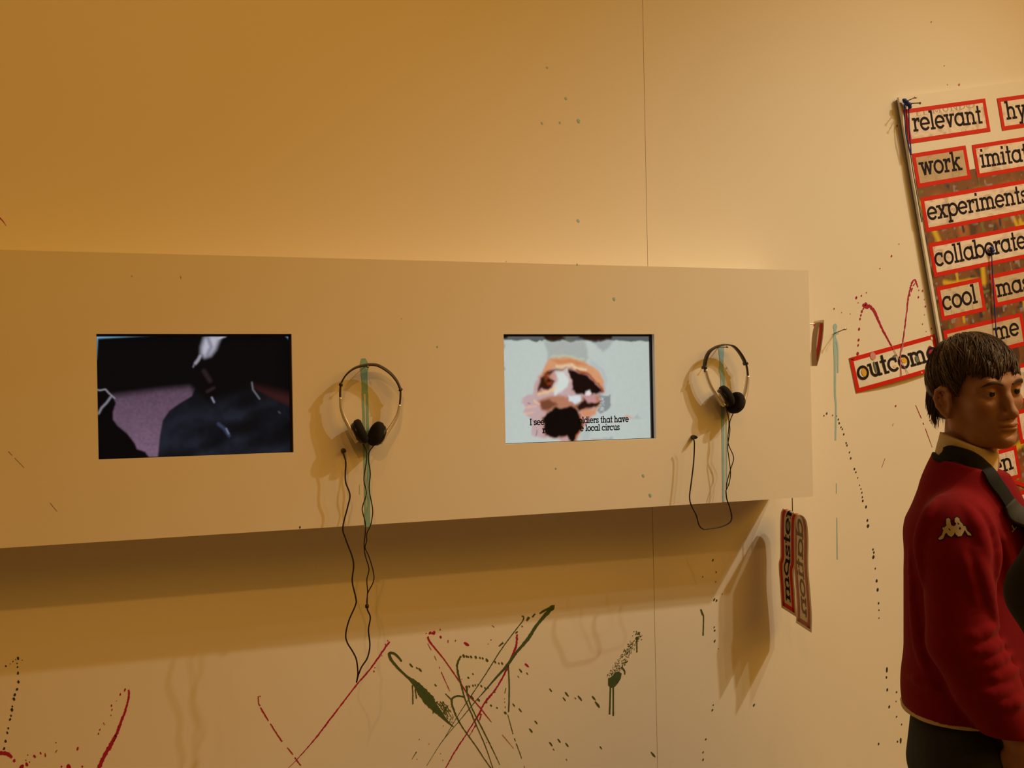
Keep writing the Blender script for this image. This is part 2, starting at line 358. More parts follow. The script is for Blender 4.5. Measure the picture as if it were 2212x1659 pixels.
m.line([(868, 1429), (861, 1420), (852, 1412), (842, 1411), (844, 1423), (860, 1443), (880, 1462), (895, 1474), (910, 1492), (925, 1510), (938, 1527), (955, 1546), (968, 1560), (980, 1570)], [3.5, 4.5, 5, 6, 6, 5, 5, 11, 19, 23, 17, 9, 4, 1.5], .12)
for k in range(16):
    x0 = 945 + rnd.uniform(-10, 12); y0 = 1520 + rnd.uniform(-6, 10); m.line([(x0, y0), (x0 + 14, y0 + 17), (x0 + 24, y0 + 34)], [1.8, 1.4, .6], .5, .25)
m.line([(891, 1480), (892, 1500), (892, 1521)], [2.6, 2.4, 2.6]); m.line([(897, 1488), (900, 1509)], [2.2, 2.2]); m.line([(936, 1530), (936, 1541)], [2.4, 2.2])
m.dots([(888, 1437, 3), (901, 1443, 1.7), (908, 1447, 2.8), (941, 1480, 1.9), (963, 1528, 1.6)], el=2, ang=50); m.line([(968, 1524), (958, 1540)], [2.6, 1.4]); m.line([(962, 1498), (974, 1510)], [1.4, 2.6])
m.line([(1194, 1312), (1186, 1320), (1160, 1350), (1140, 1381), (1115, 1410), (1095, 1438), (1070, 1466), (1045, 1495), (1033, 1508)], [9, 9, 6.5, 7.5, 6, 6, 4, 2.6, 1], .16); m.dot(1193, 1312, 5.5, el=1.1)
m.line([(1190, 1314), (1178, 1318), (1166, 1325)], [8, 5, 3.5]); m.line([(1156, 1326), (1150, 1333)], [3.5, 3.5]); m.line([(1143, 1333), (1138, 1341)], [5.5, 4]); m.dot(1128, 1353, 1.6); m.dot(1116, 1366, 2.4, el=1.7, ang=-45); m.line([(1087, 1388), (1078, 1396)], [4, 2.5]); m.dot(1197, 1308, 1.4)
m.line([(1033, 1508), (990, 1560), (955, 1602), (922, 1654)], [1.8, 1.4, 1.2, .7], .4)
m.line([(1127, 1331), (1131, 1332), (1130, 1340), (1118, 1356), (1085, 1400), (1050, 1455), (1020, 1500), (990, 1545), (956, 1602)], [3, 2.4, 2.4, 2.2, 2.2, 2, 1.7, 1.3, .8], .25)
m.line([(996, 1417), (988, 1435), (990, 1455), (996, 1478), (1005, 1510), (1020, 1545), (1035, 1580), (1050, 1615), (1066, 1662)], [3.6, 4, 3.6, 3, 2.6, 2.4, 2, 1.8, 1.5], .35)
m.dots([(1002, 1417, 3), (1008, 1418, 2.4), (1012, 1419, 2), (1018, 1419, 2.4), (1028, 1420, 2.8), (1037, 1421, 2), (1043, 1422, 2), (1052, 1426, 2.8), (1070, 1430, 2.2), (1078, 1433, 1.8), (1085, 1433, 2.2)], el=1.5, ang=60)
m.line([(1008, 1481), (1010, 1500), (1020, 1530), (1040, 1570), (1060, 1610), (1080, 1652)], [4, 3, 2.4, 2.4, 2, 1.2], .35)
m.dots([(1014, 1483, 2), (1022, 1481, 1.8), (1027, 1480, 1.5), (1033, 1479, 1.4), (1040, 1482, 2), (1048, 1486, 1.7), (1055, 1486, 1.2)], el=1.7, ang=60)
m.line([(1004, 1506), (990, 1503), (978, 1508), (976, 1518), (985, 1545), (1000, 1572), (1025, 1607), (1045, 1637), (1064, 1664)], [3, 3.4, 4, 3.6, 3, 2.4, 2.2, 2, 1.6], .35)
m.dots([(1020, 1507, 3), (1034, 1512, 3), (1051, 1517, 2), (1061, 1524, 2), (1074, 1529, 1.6), (1012, 1464, 2), (1022, 1456, 1.6), (1092, 1540, 2.6), (1068, 1494, 2)], el=1.5, ang=50)
m.line([(1098, 1437), (1100, 1470), (1100, 1505), (1099, 1538)], [2.8, 2.8, 3, 2.6], .15)
m.line([(1097, 1543), (1110, 1590), (1125, 1632), (1134, 1660)], [1.2, 1.6, 1.4, .8], .4, .12)
m.line([(1093, 1486), (1090, 1506), (1092, 1530)], [1.4, 1.2, 1.2], .4, .35)
m.line([(900, 1624), (890, 1640)], [2, .8])
for x, y, l in [(1125, 1449, 4), (1139, 1455, 2.5), (1190, 1491, 3.5), (1225, 1500, 4.5), (1219, 1510, 3.5), (1243, 1508, 2), (1253, 1508, 4.5), (1283, 1508, 4.5), (1291, 1522, 6), (1158, 1560, 3.5), (1147, 1578, 4.5), (1110, 1523, 3), (1124, 1534, 3.5), (1208, 1600, 4), (1190, 1607, 4), (1225, 1609, 4), (1298, 1615, 3), (1411, 1630, 5), (1196, 1619, 2), (1224, 1641, 2), (1120, 1462, 2), (1067, 1354, 1.6), (1064, 1352, 1.4)]:
    m.dot(x, y, l * .62, el=2.4, ang=52)
m.done('paint_splash', GREEN, wall, 'dark green paint loops, leaf-shaped smear and drips below the box')
m = Marks()
m.poly([(1314, 1480), (1314, 1466), (1322, 1461), (1330, 1452), (1338, 1451), (1343, 1455), (1341, 1466), (1335, 1476), (1328, 1484), (1319, 1486)])
m.line([(1319, 1483), (1318, 1515), (1317, 1543)], [3.2, 3, 3.4], .1); m.line([(1325, 1483), (1325, 1515), (1325, 1546)], [3.2, 3, 3.4], .1)
m.line([(1343, 1441), (1349, 1449), (1350, 1457)], [4, 3, 2.2]); m.dot(1376, 1379, 3.6); m.line([(1376, 1382), (1376, 1409)], [2.4, 2.6], .15)
for k in range(420):
    t = rnd.random(); x = 1322 + 46 * t + rnd.uniform(-11, 11) * (1 - .3 * t); y = 1462 - 72 * t + rnd.uniform(-8, 8)
    if 8 < math.hypot(x - 1350, y - 1431) < 12: continue
    m.dot(x, y, rnd.uniform(.35, .9))
for k in range(26): m.dot(1377 + rnd.gauss(0, 5), 1371 + rnd.gauss(0, 5), rnd.uniform(.5, 1.5))
for k in range(14): m.dot(1350 + rnd.gauss(0, 2.5), 1430 + rnd.gauss(0, 3), rnd.uniform(.7, 1.5))
m.line([(1514, 1316), (1518, 1327), (1520, 1334), (1519, 1373)], [3, 4, 2.4, 2.8], .15)
m.dots([(1543, 1355, 1.5), (1544, 1362, 1.8), (1544, 1385, 2.2), (1552, 1401, 1), (1541, 1523, 1.4), (1539, 1534, 2), (1525, 1597, 1.8), (1519, 1625, 1.7), (1519, 1641, 2), (1540, 1210, 2), (1547, 1236, 1.6), (1518, 1246, 1.4), (1543, 1295, 2.2), (1548, 1297, 2.2), (1546, 1257, 1.2), (1560, 1283, 1), (1629, 1523, 2.2)], el=1.5, ang=110)
m.done('paint_splash', GREEN, wall, 'dotted green imprint with two long drips under the right headphones')
m = Marks()
m.dots([(1182, 146, 2.2), (1223, 213, 2.5), (1171, 266, 2.2), (1210, 265, 2.2), (1250, 261, 3.6), (1249, 477, 3)], el=1.4, ang=55)
m.done('paint_drop', CYAN, wall, 'scattered cyan paint drops above the box')
m = Marks()
m.line([(1804, 699), (1804, 706), (1804, 715), (1803, 735), (1804, 790), (1804, 850), (1806, 880), (1805, 951)], [4, 9, 5, 5.5, 4.6, 4, 3.4, 3], .08)
m.line([(1804, 728), (1809, 748), (1810, 805)], [3, 3.6, 3], .08); m.line([(1798, 722), (1812, 720)], [2, 2.4])
m.line([(1807, 1044), (1807, 1066)], [1.2, 1.2]); m.line([(1808, 1118), (1809, 1208)], [1.4, 2.2], .1)
m.done('paint_drip', CYAN, wall, 'long pale cyan drip running down from the nail')
m = Marks()
m.line([(1872, 654), (1867, 660), (1874, 662), (1880, 662), (1890, 675), (1900, 698), (1913, 724), (1927, 749)], [4, 8, 9, 6, 5.5, 4.5, 3.6, 3], .3)
m.line([(1949, 746), (1953, 720), (1958, 680), (1963, 640), (1970, 612), (1976, 604), (1980, 612), (1983, 621)], [2.2, 2.4, 2.6, 3.2, 3.6, 2.6, 3, 1.6], .5, .03)
m.line([(1965, 640), (1973, 618), (1978, 610)], [1.8, 2.2, 1.4], .6, .15)
m.dots([(1853, 764, 3), (1854, 746, 2), (1855, 734, 2.4), (1856, 711, 2.4), (1858, 689, 2), (1860, 681, 2), (1862, 673, 2.6), (1865, 667, 2), (1850, 643, 2.4), (1861, 639, 1.6), (1872, 632, 1.2), (1854, 654, 1), (1802, 667, 1.4), (1818, 675, .9), (1837, 678, .9), (1985, 627, 1.2), (1993, 628, 1.8), (1984, 642, 1.8), (1999, 662, 1.8), (1997, 647, .9), (1997, 680, 1), (1993, 700, 1.3), (2012, 710, 1.8), (2001, 716, .9), (1926, 553, 1.9), (1901, 580, 1.2), (1942, 527, 1), (1938, 272, 2), (2072, 183, 2), (2047, 183, .9), (1935, 877, 1.8), (2009, 908, 1.4), (1771, 708, 1.2), (2012, 47, 1.4), (2040, 142, 1)], el=1.4, ang=100)
m.line([(1978, 875), (1995, 915), (2016, 972)], [1, 1.2, .7], .4, .06); m.line([(1930, 914), (1921, 946)], [.7, .6], .4, .2); m.line([(1912, 990), (1905, 1010)], [.8, .6], .4, .2)
m.done('paint_splash', CRIMSON, wall, 'two crimson arcs with drops above the outcome card')
m = Marks()
m.dots([(1780, 898, 1.4), (1786, 893, 1.9), (1799, 897, 1.2), (1807, 899, 1.2), (1811, 906, 1.6), (1813, 914, 1.9), (1817, 923, 1.5), (1820, 927, 1.5), (1823, 938, 1.8), (1828, 957, 1.6), (1830, 962, 1.6), (1835, 977, 1.6), (1838, 990, 1.9), (1846, 1013, 1.9), (1849, 1020, 1.6), (1853, 1032, 1.2), (1857, 1048, 1.2), (1860, 1056, 1.2), (1862, 1064, 1.5), (1863, 1074, 1.6), (1864, 1082, 2), (1871, 1095, 2.6), (1874, 1124, 2.2), (1875, 1136, 3), (1886, 1187, 1.8), (1888, 1193, 2), (1887, 1203, 3), (1891, 1228, 1.5), (1894, 1255, 2.6), (1896, 1274, 2.6), (1898, 1303, 1.9), (1899, 1318, 1.4), (1899, 1335, 1.2), (1915, 1463, 2), (1917, 1490, 2.4), (1921, 1527, 2.2), (1937, 1495, 1.6), (1936, 1515, 1.2), (1937, 1548, 1.6), (1948, 1565, 1.4), (1939, 1602, 1.8), (1898, 1607, 2), (1955, 1424, 1.3)], el=1.5, ang=95)
m.dot(1916, 1447, 2.8, el=2.2, ang=92); m.dot(1946, 1600, 2.8, el=2.4, ang=92)
m.done('paint_dot_trail', INK, wall, 'long curving trail of blue-black dots beside the person')

# ================================================================== THE DISPLAY BOX
xl = -1.75
box = thing('display_box', 'long cream wall-mounted display box with two rectangular screen openings', 'display box', (xr - .9, 0, zb))
S = [(at(208, 722, -BD)[0] * .5 + at(212, 992, -BD)[0] * .5, 0), (at(1088, 723, -BD)[0] * .5 + at(1092, 960, -BD)[0] * .5, 0)]
SW, ZS_T, ZS_B = .398, 1.5 + .1305, 1.5 - .1305
S = [(a, a + SW) for a, _ in S]
TH = .013
xb = [xl, S[0][0], S[0][1], S[1][0], S[1][1], xr]; zbk = [zb, ZS_B, ZS_T, zt]
mb = MB()
for i in range(5):
    for j in range(3):
        if j == 1 and i in (1, 3): continue
        for yy, fl in ((-BD, 0), (-BD + TH, 1)):
            q = [(xb[i], yy, zbk[j]), (xb[i + 1], yy, zbk[j]), (xb[i + 1], yy, zbk[j + 1]), (xb[i], yy, zbk[j + 1])]; mb.poly(q[::-1] if fl else q)
for (a, b, c, d_, fl) in [(xl, xr, zb, zt, 0)] + [(s[0], s[1], ZS_B, ZS_T, 1) for s in S]:
    ring = [(a, c), (b, c), (b, d_), (a, d_)]
    for k in range(4):
        p, q = ring[k], ring[(k + 1) % 4]; f = [(p[0], -BD, p[1]), (p[0], -BD + TH, p[1]), (q[0], -BD + TH, q[1]), (q[0], -BD, q[1])]
        mb.poly(f if not fl else f[::-1])
mb.build('front_panel', PAINT, box)
MB().box(xl, xr, -BD + TH + .0005, -.0005, zt - .012, zt).build('top_panel', PAINT, box)
MB().box(xl, xr, -BD + TH + .0005, -.0005, zb, zb + .012).build('bottom_panel', PAINT, box)
MB().box(xr - .012, xr, -BD + TH + .0005, -.0005, zb + .0125, zt - .0125).build('end_panel', PAINT, box)
MB().box(xl, xl + .012, -BD + TH + .0005, -.0005, zb + .0125, zt - .0125).build('end_panel', PAINT, box)
m = Marks(-BD)
m.line([(785, 774), (786, 782), (787, 792), (787, 806), (788, 830), (788, 850)], [8, 15, 19, 14, 13, 13], .05)
m.line([(783.5, 848), (786, 900), (787, 960), (789, 1040), (790, 1139)], [5, 5, 5, 5, 5], .06); m.line([(792.5, 848), (794, 900), (795, 960), (796.5, 1040), (797.5, 1138)], [5.5, 5.5, 6, 6, 5], .06)
m.line([(790, 1090), (793, 1138)], [4, 8], .1); m.line([(777, 1046), (777, 1068)], [.8, 1])
m.done('paint_drip', TEAL, box, 'broad teal drip running down behind the left headphones')
m = Marks(-BD)
m.line([(1557, 745), (1558, 752), (1559, 780), (1558, 800), (1561, 812), (1561, 870), (1562, 930), (1563, 1084)], [10, 12, 8.5, 10, 9, 8, 6, 4.5], .06)
m.line([(1569, 905), (1570, 1050)], [1.6, 2.6], .1); m.dot(1572, 1046, 2); m.dot(1570, 795, 1.8)
m.done('paint_drip', CYAN, box, 'narrow cyan drip running down behind the right headphones')
m = Marks(-BD)
m.dots([(1247, 571, 1.6), (1327, 646, 3), (945, 749, 1.7), (1201, 1012, 1.7), (1390, 1028, 2.8), (1405, 1070, 3.2), (285, 596, 1.4), (1093, 565, 1.2), (868, 688, 1)], el=1.5, ang=65)
m.done('paint_drop', CYAN, box, 'scattered cyan drops on the box front')
m = Marks(-BD)
m.dot(648, 1139, 2, el=1.5, ang=95); m.line([(18, 975), (52, 1010)], [.8, .6], .3, .1); m.line([(108, 1086), (130, 1113)], [.8, .6], .3, .1); m.line([(390, 596), (391, 602)], [.8, .8])
m.done('paint_drop', INK, box, 'small dark specks on the box front')

# ------------------------------------------------------------------ the two screens
BLACKP = mat('black_bezel_plastic', (.006, .006, .007), .35, var=.1)
def dark_video(U, V):
    A = 1.6; U0, V0 = U, V; C = np.zeros(U.shape + (3,)) + np.array(srgb(9, 8, 9)); g = vnoise(U, V, 60, 3, A)
    pk = pmask(U, V, [(.06, .50), (.30, .455), (.46, .435), (.50, .48), (.50, 1.02), (.05, 1.02)], .045, A)
    C[:] = C * (1 - pk[..., None]) + pk[..., None] * (np.array(srgb(96, 74, 92)) * (.75 + .5 * np.clip((V - .5) * 2.2, 0, 1)[..., None]) * (.85 + .3 * g[..., None]) * (1.15 - .9 * np.clip(.13 - np.hypot((U - .12) * A, V - .75), 0, .2)[..., None]))
    lay(C, pmask(U, V, [(.8, .44), (1.02, .52), (1.02, .64), (.9, .55)], .06, A) * .9, (58, 28, 28))
    fig = [(.52, .36), (.49, .45), (.475, .505), (.41, .565), (.36, .62), (.325, .70), (.31, .82), (.295, 1.03), (1.03, 1.03), (1.03, .64), (.92, .56), (.84, .49), (.79, .44), (.74, .38)]
    mm = pmask(U, V, fig, .006, A); jk = vnoise(U * .6 + V * .3, V, 9, 5, A) ** 1.5 * (.5 + .5 * vnoise(U, V, 24, 6, A))
    C[:] = C * (1 - mm[..., None]) + mm[..., None] * (np.array(srgb(11, 11, 13)) + (np.array(srgb(32, 35, 46)) - np.array(srgb(11, 11, 13))) * np.clip(jk * 1.5, 0, 1)[..., None] * np.clip((V - .45) * 4, 0, 1)[..., None])
    lay(C, pmask(U, V, [(.5, 0), (.8, 0), (.78, .42), (.68, .5), (.55, .55), (.5, .45), (.47, .3)], .05, A), (10, 8, 9))
    lay(C, pmask(U, V, [(-.02, .44), (.045, .44), (.085, .51), (.095, .55), (.08, .62), (.08, .68), (.10, .73), (.15, .80), (.185, .88), (.195, .925), (.235, .95), (.265, 1.02), (-.02, 1.02)], .006, A), (7, 6, 7))
    lay(C, lmask(U, V, [(-.01, .437), (.02, .445), (.045, .437), (.062, .47), (.09, .512)], .0042, A) * .9, (170, 165, 178)); lay(C, lmask(U, V, [(.01, .63), (.025, .585), (.05, .545), (.07, .50)], .009, A) * .55, (170, 165, 178))
    lay(C, pmask(U, V, [(.53, .10), (.545, .03), (.57, .005), (.63, .01), (.615, .06), (.60, .12), (.575, .17), (.545, .185), (.528, .15)], .03, A) * .95, (182, 180, 196))
    lay(C, lmask(U, V, [(.565, .03), (.58, .10), (.56, .16)], .02, A) * .6, (95, 92, 110)); lay(C, lmask(U, V, [(.62, .03), (.655, .008)], .010, A) * .8, (190, 188, 200))
    lay(C, lmask(U, V, [(.522, .175), (.512, .205), (.497, .235)], .014, A) * .7, (175, 170, 185)); lay(C, lmask(U, V, [(.488, .25), (.485, .265)], .006, A) * .7, (140, 130, 150))
    lay(C, lmask(U, V, [(.54, .30), (.57, .38)], .022, A) * .4, (62, 46, 54)); lay(C, lmask(U, V, [(.555, .47), (.59, .44)], .014, A) * .35, (70, 50, 58))
    lay(C, lmask(U, V, [(.578, .52), (.59, .56)], .007, A) * .8, (150, 155, 175)); lay(C, lmask(U, V, [(.79, .40), (.795, .46), (.83, .54)], .006, A) * .7, (130, 128, 138))
    lay(C, lmask(U, V, [(.61, .74), (.64, .78), (.665, .84)], .016, A) * .5, (70, 78, 108)); lay(C, lmask(U, V, [(.65, .78), (.663, .825)], .005, A) * .8, (140, 150, 185)); lay(C, lmask(U, V, [(.93, .65), (.94, .665)], .004, A) * .6, (110, 110, 120))
    lay(C, pmask(U, V, [(-.02, -.02), (.32, -.02), (.3, .004), (.012, .03), (.004, .2), (-.02, .22)], .004, A), (108, 150, 178)); lay(C, pmask(U, V, [(.955, -.02), (1.02, -.02), (1.02, .08)], .004, A), (100, 120, 150))
    return soften(C, 2)
def pale_video(U, V):
    A = 1.6; g = vnoise(U, V, 40, 11, A); (U, V), UO, VO = wobble(*wobble(U, V, .026, 11, 50), .014, 34, 60), U, V; C = np.zeros(U.shape + (3,)) + np.array(srgb(184, 192, 186))
    C *= (1.04 - .10 * np.abs(U - .4))[..., None]
    R = np.random.RandomState(4)
    lay(C, pmask(U, V, [(-.02, -.02), (1.02, -.02), (1.02, .052), (.5, .06), (.05, .045), (-.02, .06)], .004, A), (88, 92, 90))
    lay(C, pmask(U, V, [(-.02, -.02), (.06, -.02), (.04, .03), (-.02, .05)], .01, A), (28, 16, 8)); lay(C, pmask(U, V, [(.30, -.02), (.46, -.02), (.42, .03), (.44, .055), (.30, .05), (.285, .03)], .012, A), (44, 24, 12)); lay(C, pmask(U, V, [(.52, -.02), (.76, -.02), (.735, .05), (.57, .055), (.51, .03)], .014, A), (40, 20, 10)); lay(C, pmask(U, V, [(.41, .0), (.50, .0), (.47, .04), (.43, .05)], .02, A) * .7, (96, 98, 76))
    def rag(x0, y0, y1, w, col, s):
        q = [(x0 - .05, y0)] + [(x0 + w * (.5 + .5 * R.rand()), y0 + (y1 - y0) * t) for t in np.linspace(0, 1, 16)] + [(x0 - .05, y1)]; lay(C, pmask(U, V, q, .006, A) * s, col)
    rag(-.01, .06, .36, .045, (160, 152, 150), .9); rag(-.01, .57, 1.02, .028, (118, 126, 126), .95); rag(-.012, .02, .32, .016, (60, 58, 58), .9)
    lay(C, pmask(U, V, [(.285, .06), (.42, .055), (.56, .06), (.58, .2), (.56, .26), (.30, .26), (.305, .14)], .02, A) * .75, (158, 162, 158)); lay(C, pmask(U, V, [(.60, .055), (.75, .055), (.73, .10), (.68, .16), (.65, .12)], .02, A) * .7, (150, 152, 152))
    face = [(.30, .24), (.27, .33), (.24, .40), (.215, .47), (.20, .55), (.14, .58), (.135, .62), (.155, .66), (.145, .71), (.18, .76), (.20, .80), (.185, .92), (.25, .955), (.37, .96), (.40, 1.02), (.46, 1.02), (.50, .9), (.58, .80), (.62, .70), (.64, .6), (.68, .5), (.665, .40), (.62, .31), (.55, .25), (.42, .22)]
    lay(C, pmask(U, V, face, .012, A) * .95, (190, 160, 160))
    lay(C, pmask(U, V, [(.31, .235), (.42, .21), (.55, .24), (.63, .32), (.675, .42), (.67, .52), (.63, .46), (.56, .37), (.45, .315), (.34, .32), (.25, .40), (.28, .30)], .02, A), (208, 148, 106)); lay(C, pmask(U, V, [(.33, .235), (.5, .235), (.57, .27), (.5, .275), (.36, .27)], .02, A) * .8, (198, 122, 78)); lay(C, lmask(U, V, [(.36, .30), (.45, .295), (.56, .33)], .016, A) * .7, (226, 214, 176))
    lay(C, lmask(U, V, [(.33, .21), (.42, .20), (.55, .225)], .014, A) * .5, (200, 200, 150)); lay(C, lmask(U, V, [(.60, .25), (.66, .33), (.69, .42), (.68, .5)], .02, A) * .35, (150, 168, 178))
    lay(C, pmask(U, V, [(.345, .325), (.44, .32), (.45, .36), (.46, .44), (.40, .54), (.34, .57), (.34, .5), (.37, .42)], .02, A), (206, 212, 206))
    for pg, sf, al_ in (([(.255, .40), (.30, .335), (.42, .315), (.34, .34), (.355, .44), (.30, .515), (.235, .53)], .05, .55), ([(.44, .325), (.54, .36), (.61, .44), (.665, .53), (.58, .57), (.465, .52)], .05, .6), ([(.26, .77), (.32, .69), (.46, .66), (.53, .80), (.50, .93), (.46, 1.02), (.42, .96), (.27, .93)], .05, .6)): lay(C, pmask(U, V, pg, sf, A) * al_, (196, 108, 58))
    lay(C, pmask(U, V, [(.255, .40), (.30, .335), (.42, .315), (.34, .34), (.30, .38), (.33, .42), (.355, .44), (.33, .49), (.30, .515), (.26, .50), (.235, .53)], .014, A), (52, 20, 10)); lay(C, pmask(U, V, [(.27, .36), (.31, .35), (.31, .40), (.28, .43)], .02, A) * .6, (150, 70, 30)); lay(C, pmask(U, V, [(.29, .44), (.34, .44), (.33, .475), (.30, .47)], .014, A) * .7, (150, 60, 24)); lay(C, lmask(U, V, [(.24, .54), (.30, .535), (.35, .50)], .016, A) * .7, (236, 190, 130))
    lay(C, pmask(U, V, [(.44, .325), (.54, .36), (.61, .44), (.665, .53), (.645, .565), (.58, .57), (.50, .56), (.465, .52), (.46, .42)], .014, A), (24, 10, 8)); lay(C, lmask(U, V, [(.50, .33), (.58, .385), (.64, .46), (.665, .53)], .012, A) * .8, (150, 62, 22)); lay(C, lmask(U, V, [(.415, .33), (.445, .40), (.455, .5)], .018, A) * .6, (196, 160, 166))
    lay(C, pmask(U, V, [(.555, .53), (.58, .52), (.59, .55), (.58, .57), (.55, .57)], .012, A), (222, 210, 210))
    lay(C, pmask(U, V, [(.24, .60), (.33, .565), (.43, .58), (.50, .60), (.58, .575), (.66, .58), (.655, .66), (.60, .68), (.55, .72), (.45, .70), (.38, .68), (.30, .72), (.25, .70)], .02, A), (176, 118, 92)); lay(C, pmask(U, V, [(.25, .62), (.31, .60), (.36, .65), (.30, .70), (.26, .69)], .018, A) * .8, (92, 46, 22))
    lay(C, pmask(U, V, [(.44, .575), (.52, .575), (.52, .62), (.48, .65), (.44, .62)], .014, A), (206, 212, 216)); lay(C, pmask(U, V, [(.545, .575), (.61, .57), (.62, .62), (.57, .65), (.54, .62)], .014, A), (188, 140, 142)); lay(C, pmask(U, V, [(.48, .67), (.54, .60), (.56, .645), (.61, .64), (.65, .62), (.645, .67), (.58, .685), (.5, .70)], .014, A), (36, 16, 14))
    lay(C, pmask(U, V, [(.52, .70), (.6, .70), (.64, .66), (.62, .74), (.56, .78), (.52, .76)], .02, A), (206, 138, 100))
    lay(C, pmask(U, V, [(.64, .575), (.72, .57), (.725, .66), (.70, .71), (.65, .74), (.635, .70), (.655, .64)], .008, A), (132, 138, 138)); 
    for k in range(40): lay(C, lmask(U, V, [(q := .64 + .03 * R.rand(), p := .585 + .13 * R.rand()), (q + .006, p + .008)], .0025, A) * .8, (198, 206, 206))
    lay(C, pmask(U, V, [(.262, .77), (.285, .72), (.32, .71), (.345, .67), (.38, .68), (.46, .67), (.49, .70), (.515, .78), (.53, .86), (.50, .92), (.475, .98), (.46, 1.02), (.44, 1.02), (.42, .95), (.34, .955), (.29, .94), (.268, .91), (.275, .84)], .012, A), (14, 7, 6)); lay(C, lmask(U, V, [(.505, .73), (.53, .82), (.525, .88), (.49, .94), (.475, 1.0)], .012, A) * .75, (170, 84, 34))
    lay(C, lmask(U, V, [(.17, .62), (.19, .63)], .004, A), (70, 50, 60)); lay(C, lmask(U, V, [(.20, .78), (.225, .81)], .004, A), (70, 50, 60)); lay(C, lmask(U, V, [(.22, .87), (.215, .93)], .006, A) * .7, (70, 50, 60)); lay(C, lmask(U, V, [(.16, .66), (.22, .655)], .010, A) * .6, (236, 180, 140)); lay(C, lmask(U, V, [(.155, .72), (.2, .715)], .010, A) * .6, (236, 180, 140)); lay(C, lmask(U, V, [(.21, .60), (.245, .64)], .012, A) * .6, (240, 190, 130))
    lay(C, pmask(U, V, [(.81, .765), (.845, .77), (.885, .80), (.83, .785)], .008, A) * .8, (206, 150, 124)); lay(C, pmask(U, V, [(.875, .79), (.90, .765), (.945, .80)], .01, A) * .7, (156, 170, 168)); lay(C, pmask(U, V, [(.72, .82), (.78, .82), (.745, .845)], .012, A) * .6, (220, 190, 176))
    lay(C, pmask(U, V, [(.53, .9), (.6, .86), (.55, 1.02), (.5, 1.02)], .03, A) * .5, (160, 170, 166)); lay(C, pmask(U, V, [(.58, .97), (.68, .985), (.6, 1.0)], .01, A) * .7, (180, 130, 104)); lay(C, pmask(U, V, [(.66, .98), (.72, .97), (.73, 1.0)], .01, A) * .7, (140, 150, 150))
    C *= (.98 + .04 * g)[..., None]; return soften(C, 3)
def screen(s, fn, label):
    t = thing('video_screen', label, 'screen', ((s[0] + s[1]) / 2, -BD + TH + .012, ZS_B - .012))
    y = -BD + TH + .0012; b = .0075; mb = MB()
    for (x0, x1, z0, z1) in ((s[0] - .02, s[1] + .02, ZS_T - .0048, ZS_T + .02), (s[0] - .02, s[1] + .02, ZS_B - .02, ZS_B + .001), (s[0] - .02, s[0] - .0005, ZS_B, ZS_T), (s[1] - .005, s[1] + .02, ZS_B, ZS_T)): mb.box(x0, x1, y, y + .006, z0, z1)
    mb.build('bezel', BLACKP, t); MB().box(s[0] - .02, s[1] + .02, y + .0075, y + .03, ZS_B - .02, ZS_T + .02).build('housing', BLACKP, t)
    return t, picture('display', attr_mat('screen_glow', True), 320, 200, (s[0] - .003, y + .0065, ZS_T - .001), (SW + .002, 0, 0), (0, 0, -(ZS_T - ZS_B) + .0), fn, t)
screen(S[0], dark_video, 'left screen in the box, dark video of a figure in a black jacket')
t, disp = screen(S[1], pale_video, 'right screen in the box, pale video of a bearded head with subtitle text')
TXTB = mat('subtitle_black', (.004, .004, .004), .7, var=0., spec=.05); mb = MB(); ys = -BD + TH + .0066
for txt, x0, y0, x1, y1 in (('I see', 1144.3, 919, 1176, 917.6), ('oldiers that have', 1250, 915, 1358, 911.5), ('r', 1171.3, 936, 1179, 935.6), ('e local circus', 1253, 932, 1338.6, 929.6)):
    a, b = at(x0, y0, ys), at(x1, y1, ys); [put_text(mb, txt, .0115, b[0] - a[0], (a[0] + dx, ys - dx * .02, a[2] + dz), (1, 0, 0), (0, 0, 1)) for dx, dz in ((0, 0), (.0007, 0), (.0003, .0005))]
tag(mb.build('subtitle', TXTB, disp), kind='stuff')

